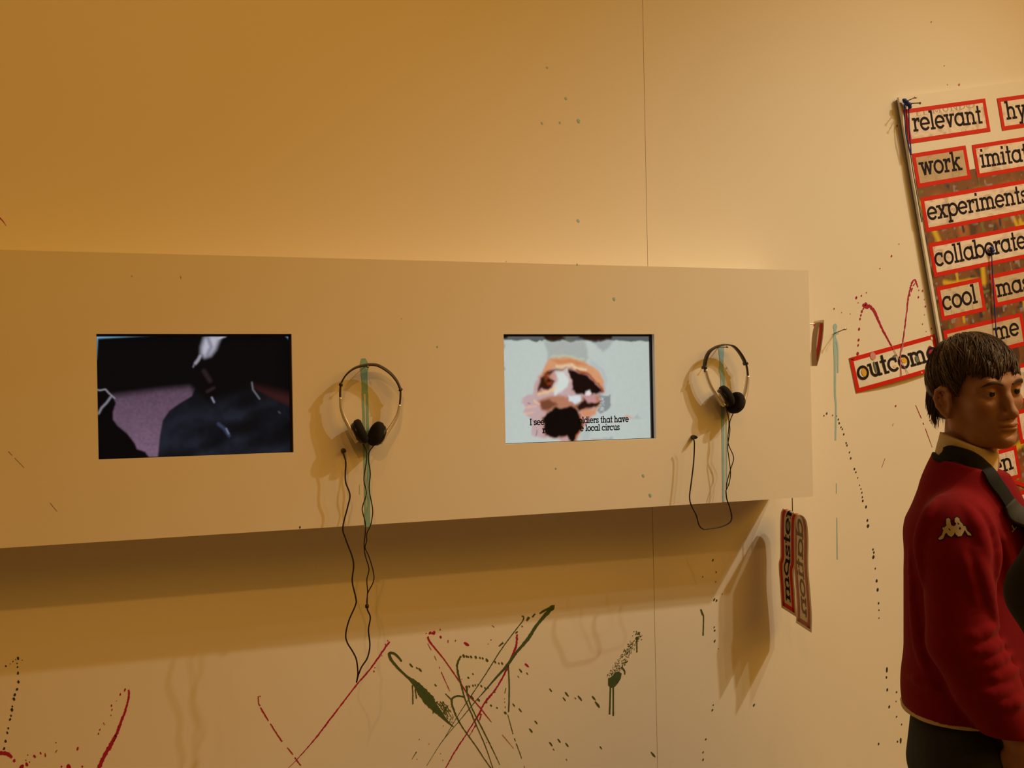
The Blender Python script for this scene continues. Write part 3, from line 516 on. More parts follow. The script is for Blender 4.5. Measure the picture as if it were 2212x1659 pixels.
# ------------------------------------------------------------------ headphones
DARKPL = mat('dark_brown_plastic', (.030, .022, .016), .38, var=.12); GREYSL = mat('grey_slider_metal', (.10, .075, .05), .35, metal=.6, var=.1)
SILVER = mat('brushed_silver_plastic', (.78, .75, .70), .34, metal=.55, var=.05, vscale=120); FOAM = mat('black_foam', (.008, .008, .008), .95, var=.3, vscale=300, bump=.5, bscale=900)
CORD = mat('black_cord', (.010, .009, .008), .45, var=.1); STEEL = mat('nail_steel', (.25, .23, .20), .35, metal=.9, var=.15)
def headphones(label, yc, wd3, band, slid, yokes, pads, wires, plug, knot, nail):
    c = at(*band[len(band) // 2], yc); t = thing('headphones', label, 'headphones', (c[0], yc, c[2] - .1), 'headphones hanging on the box')
    P = lambda p, dy=0.: at(p[0], p[1], yc) + np.array([0, dy, 0.])
    ctr = np.mean([P(p) for p in band], 0); pb = smooth_path([P(p) for p in band], 6); n = len(pb)
    MB().strip(pb, [.0135 if 4 < i < n - 5 else .0155 for i in range(n)], [.0034 if 4 < i < n - 5 else .0070 for i in range(n)], wd3).build('headband', DARKPL, t, True)
    for q in slid: MB().strip(smooth_path([P(p) for p in q], 5), .0095, .0040, (.3, 1, .2)).build('slider', GREYSL, t, True)
    for q, (pc, a, b, R_) in zip(yokes, pads):
        py = smooth_path([P(p) for p in q], 6); m_ = len(py)
        MB().strip(py, [.0125 + .016 * (i / (m_ - 1)) ** 2.2 for i in range(m_)], [.0060 + .0040 * (i / (m_ - 1)) for i in range(m_)], (.2, 1, .1)).build('arm', SILVER, t, True)
        # the ear cup: a disc whose face looks towards the other cup
        C0 = P(pc); ax = P(b) - P(a); ax /= np.linalg.norm(ax); nrm = np.array([-ax[2], 0, ax[0]])
        if nrm @ (ctr - C0) < 0 and abs(nrm @ (ctr - C0)) > 1e-6: nrm = -nrm
        oth = np.mean([P(k[0]) for k in pads], 0) - C0
        if nrm @ oth < 0: nrm = -nrm
        nrm = nrm + np.array([0, -.18, 0]); nrm /= np.linalg.norm(nrm)
        cup = MB().lathe(C0 - nrm * .006, nrm, [(-.007, R_ * .35), (-.006, R_ * .72), (-.002, R_ * .86), (.004, R_ * .86)]).build('ear_cup', BLACKP, t, True)
        MB().lathe(C0, nrm, [(-.004, R_ * .55), (-.004, R_ * .88), (-.001, R_ * .98), (.004, R_), (.009, R_ * .96), (.0125, R_ * .8), (.0125, R_ * .6), (.010, R_ * .35), (.0095, .001)]).build('ear_pad', FOAM, t, True)
        hs = MB().lathe(C0 - nrm * .013, nrm, [(-.0055, .002), (-.005, R_ * .30), (-.003, R_ * .5), (.002, R_ * .66), (.007, R_ * .70)]).build('housing', SILVER, t, True)
        MB().lathe(C0 - nrm * .0186, nrm, [(-.001, .0015), (-.0006, R_ * .16), (.002, R_ * .18)], 16).build('badge', mat('chrome', (.8, .78, .74), .12, metal=1., var=.02), hs, True)
    for w, r_ in wires: MB().tube(smooth_path([at(x, y, yc - .002) for x, y in w], 6), r_, 8).build('cord', CORD, t, True)
    pp = at(*plug, -BD); MB().lathe(pp, (0, -1, 0), [(.0002, .0052), (.004, .0058), (.010, .0050), (.016, .0044), (.0225, .0022)], 18).build('plug', CORD, t, True)
    if knot: kp = at(*knot, yc - .002); MB().lathe(kp - np.array([0, 0, .0042]), (0, 0, 1), [(0, .0026), (.001, .0042), (.0074, .0042), (.0084, .0026)], 14).build('cord_slider', CORD, t, True)
    q = at(*nail, yc); nl = MB().tube([(q[0], -BD + .0, q[2] - .0035), (q[0], yc - .014, q[2] - .0035)], .0012, 8)
    nl.lathe((q[0], yc - .0155, q[2] - .0035), (0, 1, 0), [(0, .0028), (.0012, .003), (.0015, .0028)], 14)
    tag(nl.build('nail', STEEL, None, True), 'steel nail in the box front carrying the ' + ('left' if nail[0] < 1100 else 'right') + ' headphones', 'nail')
    return t
wL = [(784, 959), (791.4, 974.6), (791.4, 996), (786.6, 1027.7), (786.6, 1042), (791.4, 1066), (783, 1095), (783.5, 1107), (789, 1129), (789, 1151), (786.5, 1178), (789, 1200), (797, 1229), (792.5, 1251.6), (794, 1278), (792.4, 1298), (792.6, 1308)]
wR = [(807, 962.6), (797.5, 977), (796, 994), (800, 1023), (797.5, 1056.6), (804.7, 1097.6), (803.6, 1120), (800, 1135.6), (792.5, 1153), (792, 1169), (788.7, 1183.6), (797, 1202.5), (807, 1238), (806, 1258), (794.7, 1280.6), (793.4, 1296), (793, 1308)]
wM = [(792.7, 1308), (794, 1318), (800, 1334), (796, 1361), (799, 1394), (793.6, 1421), (781, 1441), (774, 1459), (770, 1474.7)]
wB = [(770, 1474.7), (773, 1454.6), (770, 1425.6), (762, 1407.7), (750, 1387.7), (747, 1370), (753.5, 1341), (768, 1307), (768.6, 1291.8), (761, 1256), (764, 1222.6), (760, 1200), (746.8, 1164.6), (740.7, 1139), (751.6, 1092.8), (756, 1068.7), (746.8, 1042), (746, 1020), (747, 998.7), (742, 979.4), (741, 974)]
headphones('silver and black headphones with cord drawn to a point below the box', -BD - .0295, (.40, 1, .34),
    [(736, 834), (738, 826), (746, 812), (757, 801), (770, 793.5), (785, 789.5), (800, 787.5), (815, 789), (830, 796.5), (845, 808), (857, 823), (864, 838), (866, 844)],
    [[(736, 830), (735, 845), (735, 862)], [(865.5, 840), (865, 858), (863, 878)]],
    [[(735.5, 858), (737, 880), (743, 900), (752, 918), (762, 938), (772, 953)], [(863.5, 874), (859, 895), (850, 913), (839, 930), (829, 945), (820, 957)]],
    [((777, 933), (767, 908), (790, 958), .0285), ((815, 938), (824, 915), (805, 963), .0285)],
    [(wL, .00125), (wR, .00125), (wM, .0017), (wB, .0017)], (741, 973.4), (792.7, 1309.6), (792, 789))
wB2 = [(1496, 945), (1499.7, 954), (1499.7, 974.6), (1497.8, 1003.8), (1493, 1043.6), (1489.6, 1072.8), (1493, 1091), (1503.7, 1112.6), (1510, 1134), (1519.6, 1143), (1532.8, 1141.8), (1556.7, 1137.8), (1575, 1129.8), (1580.6, 1117.9), (1576.6, 1096.7), (1570, 1078), (1568, 1060)]
wa = [(1568, 1060), (1575, 1043.6), (1578, 1019.7), (1574, 985), (1571.8, 964), (1576.6, 932), (1576.6, 911), (1586, 888)]
wb_ = [(1568.6, 1060), (1570, 1043.6), (1578, 1014), (1584.6, 988), (1572.6, 956), (1574.5, 921.6), (1574, 903), (1569, 884)]
headphones('silver and black headphones with short looped cord near the box right end', -BD - .0295, (-.15, 1, .10),
    [(1521, 797), (1522, 789), (1525.5, 773), (1533, 759), (1546, 750), (1559, 745.5), (1571, 744.5), (1582.5, 747), (1592, 755), (1601, 767), (1608, 780), (1611.5, 788)],
    [[(1521.5, 793), (1523, 804)], [(1611, 784), (1614, 798), (1615.5, 815)]],
    [[(1524, 798), (1529, 817), (1537, 836), (1548, 853), (1556, 866), (1562, 875)], [(1615, 812), (1614, 828), (1610.5, 849), (1605, 866), (1600, 878)]],
    [((1567, 857), (1558, 837), (1578, 880), .0290), ((1590, 871), (1598, 850), (1583, 893), .0290)],
    [(wB2, .0017), (wa, .00125), (wb_, .00125)], (1496, 944), None, (1564, 747))

# ================================================================== THE WORD POSTER (a board hung askew on the wall)
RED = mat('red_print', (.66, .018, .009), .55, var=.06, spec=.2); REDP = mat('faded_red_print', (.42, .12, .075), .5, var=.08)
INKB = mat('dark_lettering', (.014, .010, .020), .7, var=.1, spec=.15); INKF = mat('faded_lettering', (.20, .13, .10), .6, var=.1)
GREYP = mat('grey_newsprint_lettering', (.42, .38, .34), .7, var=.1); BOARD = mat('white_foam_board', (.80, .79, .76), .5, var=.02)
YB = -.016                                            # front face of the board
ang = math.radians(10.6); EU = np.array([math.cos(ang), 0, math.sin(ang)]); EV = np.array([-math.sin(ang), 0, math.cos(ang)]); EN = np.array([0, -1., 0])
O0 = at(1941, 210, YB)
def uv(px, py, y=YB): q = at(px, py, y) - O0; return float(q @ EU), float(q @ EV)
def pt(u, v, lift=0.): return O0 + EU * u + EV * v + EN * lift
BW, BH = .80, 1.50
poster = thing('word_poster', 'tall white board of red-framed words hung askew on the wall behind the person', 'poster', tuple(pt(BW / 2, -BH)))
def slab(u0, u1, v0, v1, l0, l1): 
    c = [pt(u, v, l) for u in (u0, u1) for v in (v0, v1) for l in (l0, l1)]
    return MB().add(c, [(0, 1, 3, 2), (4, 6, 7, 5), (0, 4, 5, 1), (2, 3, 7, 6), (0, 2, 6, 4), (1, 5, 7, 3)])
slab(0, BW, -BH, 0, -.0075, 0).build('board', BOARD, poster)
slab(.004, BW - .004, -BH + .004, -.004, -.0152, -.0078).build('backing', mat('grey_board_edge', (.30, .27, .27), .6), poster)
c0 = uv(1972, 395); VT = -.245
def collage(U, V):
    A = .78 / 1.02; R = np.random.RandomState(3); n1 = vnoise(U, V, 34, 1, A); n2 = vnoise(U, V, 90, 2, A); n3 = vnoise(U, V, 14, 9, A)
    blk = np.random.RandomState(8).rand(80, 60)[(V * 46).astype(int), (U * 30).astype(int)]
    C = np.zeros(U.shape + (3,)) + np.array(srgb(132, 84, 48)); C *= (.55 + .7 * n1 * .6 + .5 * blk * n3)[..., None]
    lay(C, np.clip((n1 - .62) * 6, 0, 1) * .8, (52, 34, 34)); lay(C, np.clip((n3 - .62) * 5, 0, 1) * .7, (176, 104, 48)); lay(C, np.clip((n2 - .76) * 8, 0, 1) * .8, (150, 150, 165)); lay(C, np.clip((vnoise(U, V, 70, 21, A) - .80) * 9, 0, 1), (40, 40, 70)); lay(C, np.clip((vnoise(U, V, 60, 33, A) - .82) * 9, 0, 1), (110, 120, 60))
    for k in range(64):
        x, y = R.rand(), R.rand(); L = []
        a = R.rand() * 6.3; l = .03 + .05 * R.rand()
        for t in np.linspace(-1, 1, 5): L.append((x + l * t * math.cos(a) / A, y + l * t * math.sin(a) + .02 * t * t * (R.rand() - .5)))
        lay(C, lmask(U, V, L, .005 + .005 * R.rand(), A), (216, 186, 36))
    for k in range(90):
        x, y = R.rand(), R.rand(); lay(C, lmask(U, V, [(x, y), (x + .001, y + .001)], .003 + .005 * R.rand(), A) * .9, [(170, 170, 185), (60, 50, 90), (40, 30, 26), (196, 120, 60)][k % 4])
    return C
picture('photo_collage', attr_mat('collage_print'), 300, 390, pt(.010, VT, .0008), EU * (BW - .02), EV * -(BH + VT - .01), collage, poster)
def paper(seed, tint):
    def fn(U, V):
        n = vnoise(U, V, 4, seed, 4.); m2 = vnoise(U, V, 9, seed + 1, 4.); C = np.zeros(U.shape + (3,)) + np.array(srgb(*tint))
        ln = ((V * 19) % 1 < .42) & (vnoise(U, np.floor(V * 19) / 19, 22, seed + 2, 4.) > .35) & (n > .45)
        lay(C, ln * .30, (150, 140, 130)); lay(C, np.clip((n - .62) * 5, 0, 1) * .55 * (m2 > .3), (172, 150, 130)); lay(C, np.clip((.30 - n) * 5, 0, 1) * .5, (196, 180, 165)); return C
    return fn
def card(cor, words, seed, tint=(236, 226, 224), border=.0125, parent=None, lift=.0012, frame=None, nm='word_label', base=None):
    """a red-framed printed word: corners (u0,u1,v0,v1) on the board; words (text, u start, v start, u end, v end, x-height)"""
    u0, u1, v0, v1 = cor; f = frame or pt
    def q(u, v, l): return f(u, v, l)
    mb = MB(); z = lift
    for (a, b, c, d) in ((u0, u1, v1 - border, v1), (u0, u1, v0, v0 + border), (u0, u0 + border, v0 + border, v1 - border), (u1 - border, u1, v0 + border, v1 - border)):
        mb.poly([q(a, c, z), q(b, c, z), q(b, d, z), q(a, d, z)])
    lab = mb.build(nm, RED, parent); lab['kind'] = 'stuff'; del lab['kind']
    e1 = q(1, 0, 0) - q(0, 0, 0); e2 = q(0, 1, 0) - q(0, 0, 0)
    picture('paper', attr_mat('newsprint'), 90, 40, q(u0 + border, v1 - border, z - .0001), e1 * (u1 - u0 - 2 * border), -e2 * (v1 - v0 - 2 * border), paper(seed, tint), lab)
    mb = MB()
    for (t, ua, va, ub, vb, xh) in words:
        a = q(ua, va, z + .0004); b = q(ub, vb, z + .0004); d = b - a; L = np.linalg.norm(d); d = d / L; put_text(mb, t, xh, L, a, d, np.cross(EN, d) * -1 if False else np.cross(d, np.cross(e2, d)) / np.linalg.norm(np.cross(d, np.cross(e2, d))))
    if words: tag(mb.build('lettering', INKB, lab), kind='stuff')
    return lab
def rect(TL, BL, TR=None, uw=None):
    a, b = uv(*TL), uv(*BL); u0 = (a[0] + b[0]) / 2
    if TR is not None: c, d = uv(*TR[0]), uv(*TR[1]); return (u0, (c[0] + d[0]) / 2, (b[1] + d[1]) / 2, (a[1] + c[1]) / 2)
    return (u0, u0 + uw, b[1], a[1])
def word(t, x0, y0, x1, y1, xh): return (t,) + uv(x0, y0) + uv(x1, y1) + (xh,)
r1 = rect((1949, 234.5), (1964, 309), ((2127.5, 215.4), (2140, 285.8)))
lb = card(r1, [word('relevant', 1973, 285, 2122.5, 266.5, .0405)], 1, parent=poster)
mb = MB(); a = uv(1977, 251); b = uv(2107, 236); put_text(mb, 'EL MUNDO', .0150, math.hypot(b[0] - a[0], b[1] - a[1]), pt(a[0], a[1], .00114), EU, EV); tag(mb.build('masthead', GREYP, lb), kind='stuff')
card(rect((2152.6, 212.6), (2165, 282.5), uw=.30), [word('hy', 2174, 259, 2219, 253, .0405)], 2, parent=poster)
card(rect((1968, 331), (1982, 406), ((2085, 315.7), (2098, 386.7))), [word('work', 1989, 381, 2079.5, 367, .0415)], 3, (196, 176, 152), parent=poster)
card(rect((2098.6, 313.5), (2111, 384.8), uw=.34), [word('imitat', 2119.5, 363, 2222, 347.5, .0405)], 4, parent=poster)
card(rect((1987, 427.5), (2000.4, 502), uw=.46), [word('experiments', 2005, 477, 2222, 437, .0405)], 5, parent=poster)
card(rect((2005, 526), (2018, 599), uw=.44), [word('collaborate', 2021, 577, 2218, 536, .0415)], 6, parent=poster)
card(rect((2021, 621), (2035.6, 694), ((2120, 598), (2128, 670.7))), [word('cool', 2038, 672, 2112.5, 654, .0425)], 7, (214, 204, 186), parent=poster)
card(rect((2138, 594), (2149.6, 663.5), uw=.36), [word('mas', 2154, 643, 2226, 626, .0405)], 8, (208, 192, 170), parent=poster)
card(rect((2036.5, 716), (2050, 790), ((2207.5, 673.4), (2217, 742))), [word('me', 2149, 737, 2203, 723, .0405)], 9, (206, 190, 170), parent=poster)
card(rect((2125, 984), (2140, 1053), ((2195.4, 958.8), (2204, 1029.7))), [word('en', 2146, 1028, 2190, 1012, .0405)], 10, parent=poster)
q1, q2 = uv(2150, 800), uv(2170, 880); card((q1[0], q1[0] + .30, q2[1], q1[1]), [], 11, parent=poster)
q1, q2 = uv(2186, 890), uv(2196, 962); card((q1[0] + .012, q1[0] + .26, q2[1], q1[1]), [], 12, parent=poster)
q1, q2 = uv(2160, 1075), uv(2176, 1150); card((q1[0], q1[0] + .28, q2[1], q1[1]), [], 13, parent=poster)
mb = MB(); arc = [pt(*uv(x, y), .0022) for x, y in smooth_path([(2160, 1046), (2180, 1040), (2200, 1044), (2218, 1052)], 6)]; mb.strip(arc, .012, .0012, EV); mb.build('red_ribbon_print', RED, poster)

# the outcome card, pinned to the wall below the poster
oa = math.radians(12.6); OU = np.array([math.cos(oa), 0, math.sin(oa)]); OV = np.array([-math.sin(oa), 0, math.cos(oa)]); OO = at(1834.3, 773.3, -.0015)
opt = lambda u, v, l=0.: OO + OU * u + OV * v + EN * (l + .010 * max(0., min(1., -v / .09)) ** 2 * math.sin(math.pi * max(0., min(1., u / .36))))
def ouv(px, py): q = at(px, py, -.003) - OO; return float(q @ OU), float(q @ OV)
oc = thing('word_card', 'red-framed outcome card splashed with paint beside the person', 'word card', tuple(opt(.17, -.107)))
cw = ouv(2020, 725)[0]; chh = -ouv(1848.6, 849.6)[1]
mb = MB(); N = 16
for i in range(N + 1):
    for j in range(5): 
        for l in (-.0008, .0): mb.v.append(tuple(opt(cw * i / N, -chh * j / 4, l)))
for i in range(N):
    for j in range(4):
        k = lambda a, b, c: (a * 5 + b) * 2 + c
        mb.f += [(k(i, j, 1), k(i, j + 1, 1), k(i + 1, j + 1, 1), k(i + 1, j, 1)), (k(i, j, 0), k(i + 1, j, 0), k(i + 1, j + 1, 0), k(i, j + 1, 0))]
mb.build('card', BOARD, oc)
def oband(u0, u1, v0, v1, l, m=10):
    b = MB()
    for i in range(m):
        a0, a1 = u0 + (u1 - u0) * i / m, u0 + (u1 - u0) * (i + 1) / m
        for j in range(3):
            w0, w1 = v0 + (v1 - v0) * j / 3, v0 + (v1 - v0) * (j + 1) / 3
            b.poly([opt(a0, w0, l), opt(a1, w0, l), opt(a1, w1, l), opt(a0, w1, l)])
    return b
B_ = .0125; fr = MB()
for q in ((0, cw, -B_, 0), (0, cw, -chh, -chh + B_), (0, B_, -chh + B_, -B_), (cw - B_, cw, -chh + B_, -B_)): b = oband(*q, .0006); fr.add(b.v, b.f)
fr.build('frame', RED, oc); 
ol = MB()
for t, x0, y0, x1, y1 in (('outcom', 1855, 823, 2002.5, 782.5), ('e', 2004, 782, 2027, 776)):
    a, b = ouv(x0, y0), ouv(x1, y1); d = np.array([b[0] - a[0], b[1] - a[1]]); L = np.linalg.norm(d); d /= L; n = np.array([-d[1], d[0]])
    for k, qd in enumerate(letters(t, .0415, L)): ol.poly([opt(*(np.array(a) + d * x + n * y), .0016 + (k % 5) * 5e-6) for x, y in qd])
tag(ol.build('lettering', INKB, oc), kind='stuff')
def blot(px, py, rx, ry, l=.0012, n=18):
    c = ouv(px, py); return [opt(c[0] + rx * math.cos(t), c[1] + ry * math.sin(t), l) for t in np.linspace(0, 2 * math.pi, n, endpoint=False)]
MB().poly(blot(1867.5, 804, .0105, .0135)).build('paint_blot', mat('yellow_paint', (.72, .42, .02), .5, var=.1), oc); MB().poly(blot(1952.5, 778, .0110, .0085)).build('paint_blot', MATS['yellow_paint'], oc); MB().poly(blot(1931, 791, .006, .004, .0011)).build('paint_blot', mat('pale_yellow_paint', (.75, .60, .22), .5), oc)
MB().poly(blot(1889.5, 793, .0035, .018, .0019)).build('paint_blot', mat('slate_paint', (.12, .17, .17), .5), oc); MB().poly(blot(1979, 776, .006, .010, .0019)).build('paint_blot', MATS['slate_paint'], oc); MB().poly(blot(1933, 768, .008, .003, .0019)).build('paint_blot', MATS['slate_paint'], oc)
MB().poly(blot(1886, 769, .010, .012, .0013)).build('paint_blot', mat('thin_crimson_paint', (.62, .30, .32), .5), oc); MB().poly(blot(2010, 758, .010, .016, .0013)).build('paint_blot', CRIMSON, oc); MB().poly(blot(2013, 731, .0035, .005, .0012)).build('paint_blot', BOARD, oc); MB().poly(blot(1987, 805, .0022, .0028, .0012)).build('paint_blot', BOARD, oc)
for pts, r_ in (([(1927, 748), (1936, 766), (1947, 785), (1957, 808)], .0009), ([(1950, 740), (1945, 765), (1943, 790), (1942, 812)], .0016), ([(1953, 738), (1947, 760)], .001)):
    MB().strip([opt(*ouv(x, y), .0021) for x, y in smooth_path(pts, 5)], r_ * 2, .0003, OV + OU).build('paint_streak', mat('thin_crimson_streak', (.55, .16, .22), .5), oc)
for x, y, w in ((1842, 775.5, 7), (2028, 726, 6)):
    a = opt(*ouv(x - w / 2, y), .001); b = opt(*ouv(x + w / 2, y - 1), .004); MB().tube([a, b], .0012, 6).build('staple', CORD, oc)

# ------------------------------------------------------------------ nails and cords
def nail(p, tip, label, group=None, r_=.0016):
    p, tip = np.array(p), np.array(tip); d = (tip - p) / np.linalg.norm(tip - p)
    m_ = MB().tube([p, tip], r_, 8); m_.lathe(tip, d, [(-.0006, r_), (0, r_ * 2.4), (.001, r_ * 2.5), (.0013, r_ * 2.1)], 12)
    return tag(m_.build('nail', STEEL, None, True), label, 'nail', group)
def from_wall(px, py, qx, qy, y0, y1): return at(px, py, y0), at(qx, qy, y1)
nail(*from_wall(1803, 720, 1826, 710.5, -.0005, -.045), 'long nail sticking out of the wall at the cyan drip')
nail(*from_wall(1957, 219, 1977.5, 210.5, YB, YB - .045), 'upper of two nails at the poster top left corner')
nail(*from_wall(1961, 223.5, 1987, 222.5, YB, YB - .050), 'lower of two nails at the poster top left corner')
BLUE = mat('blue_cord', (.015, .035, .30), .6, var=.2)
ck = thing('blue_cord', 'blue cord knotted on the two nails at the poster corner', 'cord', tuple(at(1960, 330, YB - .01)))
k1 = MB(); 
for (x, y, r_) in ((1953, 218, .0075), (1957, 223, .008), (1962, 226, .0075), (1964, 231, .006), (1951, 216, .005)):
    k1.lathe(at(x, y, YB - .010) - np.array([0, 0, r_]), (.3, -.2, 1), [(0, .001), (r_ * .5, r_ * .8), (r_, r_), (r_ * 1.5, r_ * .8), (r_ * 2, .001)], 10)
k1.build('knot', BLUE, ck, True)
for w in ([(1954, 226), (1955, 260), (1957, 290), (1962, 312), (1967, 335)], [(1963, 230), (1963.5, 262), (1964.5, 290), (1967, 315), (1968, 334)]): MB().tube(smooth_path([at(x, y, YB - .006) for x, y in w], 6), .0019, 7).build('strand', BLUE, ck, True)
MB().tube(smooth_path([at(x, y, YB - .004) for x, y in [(1967, 334), (1972, 370), (1979, 410), (1986, 450), (1991, 480)]], 6), .0013, 6).build('strand', CORD, ck, True)
ck2 = thing('blue_cord', 'blue cord hanging from the o of the collaborate label', 'cord', tuple(at(2152, 715, YB - .01)))
k2 = MB()
for (x, y, r_) in ((2140, 536, .006), (2142, 541, .0075), (2143, 547, .0065)): k2.lathe(at(x, y, YB - .008) - np.array([0, 0, r_]), (.2, -.2, 1), [(0, .001), (r_ * .5, r_ * .8), (r_, r_), (r_ * 1.5, r_ * .8), (r_ * 2, .001)], 10)
k2.build('knot', BLUE, ck2, True)
MB().tube(smooth_path([at(x, y, YB - .008) for x, y in [(2142, 545), (2143.5, 580), (2147, 640), (2150, 690), (2152, 722)]], 6), .0016, 7).build('strand', BLUE, ck2, True)

# ------------------------------------------------------------------ the folded strip hanging under the box end
FILM = mat('cream_laminate', (.74, .66, .48), .35, var=.03)
hs = thing('hanging_strip', 'long red-bordered word strip folded over a thread below the box', 'paper strip', tuple(at(1720, 1340, -.10)))
YW, YO = -.058, -.128                                  # wall-side and room-side edge of the strip
def leaf_path(side):
    """profile of the strip seen along its width: up one leaf, over the thread, down the other"""
    return None
cx = at(1712, 1112, -.09)[0]; top = at(1712, 1104, -.09)[2]; lw = .0165
zl, zr = at(1702, 1322, -.09)[2], at(1730, 1356, -.09)[2]
prof = [(-lw - .004, zl), (-lw - .007, zl + .06), (-lw - .010, zl + .12), (-lw - .004, top - .13), (-lw - .003, top - .06), (-lw, top - .016), (-lw * .7, top - .004), (-.008, top - .0005), (.004, top - .003), (lw * .75, top - .010), (lw + .003, top - .026), (lw + .006, top - .07), (lw + .004, top - .14), (lw + .008, zr + .12), (lw + .012, zr + .05), (lw + .010, zr)]
PR = smooth_path([(a, b, 0) for a, b in prof], 5); PR = [(p[0], p[1]) for p in PR]; SS = np.concatenate([[0], np.cumsum([math.hypot(PR[i + 1][0] - PR[i][0], PR[i + 1][1] - PR[i][1]) for i in range(len(PR) - 1)])]); SL_ = SS[-1]
def spt(s, w, off=0.):
    """point of the strip: s along its length, w 0 (wall side) .. 1 (room side), off = lift above the outer face"""
    s = min(max(s, 0), SL_); i = min(int(np.searchsorted(SS, s, 'right')) - 1, len(PR) - 2); t = (s - SS[i]) / (SS[i + 1] - SS[i])
    a = np.array(PR[i]); b = np.array(PR[i + 1]); p = a + (b - a) * t; T = (b - a) / np.linalg.norm(b - a); n = np.array([-T[1], T[0]])
    p = p + n * off; skew = -.010 * (w - .5) - .0
    return np.array([cx + p[0] + skew, YW + (YO - YW) * w, p[1] + .006 * (.5 - w)])
def sband(s0, s1, w0, w1, off, both=False):
    n = max(2, int((s1 - s0) / .006)); b = MB()
    for i in range(n):
        a0, a1 = s0 + (s1 - s0) * i / n, s0 + (s1 - s0) * (i + 1) / n
        b.poly([spt(a0, w0, off), spt(a0, w1, off), spt(a1, w1, off), spt(a1, w0, off)])
    return b
b = sband(0, SL_, -.12, 1.12, 0.); b2 = sband(0, SL_, -.12, 1.12, -.0005); b.add(b2.v, b2.f); b.build('laminate', FILM, hs)
br = .19; mid = SL_ * .485
b = MB()
for q in ((.008, .008 + .012, 0, 1), (.008, mid, 0, br), (.008, mid, 1 - br, 1)): c = sband(*q, .0005); b.add(c.v, c.f)
b.build('printed_border', RED, hs)
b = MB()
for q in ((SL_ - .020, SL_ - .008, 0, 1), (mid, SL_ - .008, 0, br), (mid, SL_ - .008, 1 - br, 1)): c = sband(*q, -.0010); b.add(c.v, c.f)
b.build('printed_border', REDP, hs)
def strip_text(t, s0, s1, w0, w1, off, m_, flip):
    L = letters(t, 1., 1.); b = MB()
    for k, qd in enumerate(L): b.poly([spt(s0 + (s1 - s0) * x, w1 + (w0 - w1) * y, off + (k % 5) * 4e-6 * (1 if off > 0 else -1)) for x, y in qd])
    return tag(b.build('lettering', m_, hs), kind='stuff')
strip_text('master', .030, mid * .98, .35, .72, .0009, INKB, 0)
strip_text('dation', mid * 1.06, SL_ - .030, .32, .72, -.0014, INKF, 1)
tp = at(1711.5, 1068, -.09); MB().tube([(cx, -.09, zb), (cx, -.09, top)], .0012, 6).build('thread', CORD, hs)

# ------------------------------------------------------------------ the small folded card at the end of the box
fc = thing('folded_card', 'small red-bordered card folded double at the box right end', 'card', tuple(at(1752, 790, -.15)))
def vstrip(pts, y0, y1, m_, name, x_in=0.):
    P_ = smooth_path([at(x, y, -.15) for x, y in pts], 6); b = MB(); n = len(P_)
    for i in range(n):
        for yy in (y0, y1): b.v.append((P_[i][0] + x_in, yy, P_[i][2]))
    for i in range(n - 1): b.f.append((2 * i, 2 * i + 1, 2 * i + 3, 2 * i + 2))
    return b.build(name, m_, fc, True)
Lp = [(1762, 697), (1756, 715), (1753, 740), (1753, 765), (1754, 790)]; Rp = [(1769, 692), (1768.5, 710), (1766, 735), (1761, 765), (1754, 791)]
vstrip(Rp, -.172, -.128, FILM, 'leaf'); vstrip(Lp, -.172, -.150, mat('brown_card_back', (.30, .20, .10), .6), 'leaf')
vstrip([(1769, 698), (1768.5, 712), (1766, 735), (1761, 765), (1754.6, 789)], -.166, -.153, RED, 'printed_border', -.0009); vstrip([(1768.7, 696.5), (1768.3, 704)], -.153, -.128, RED, 'printed_border', -.0009)

pz = at(1760, 700, -.15); MB().tube([(xr + .0002, -.15, pz[2]), (pz[0] + .014, -.15, pz[2])], .0012, 6).build('pin', STEEL, fc)

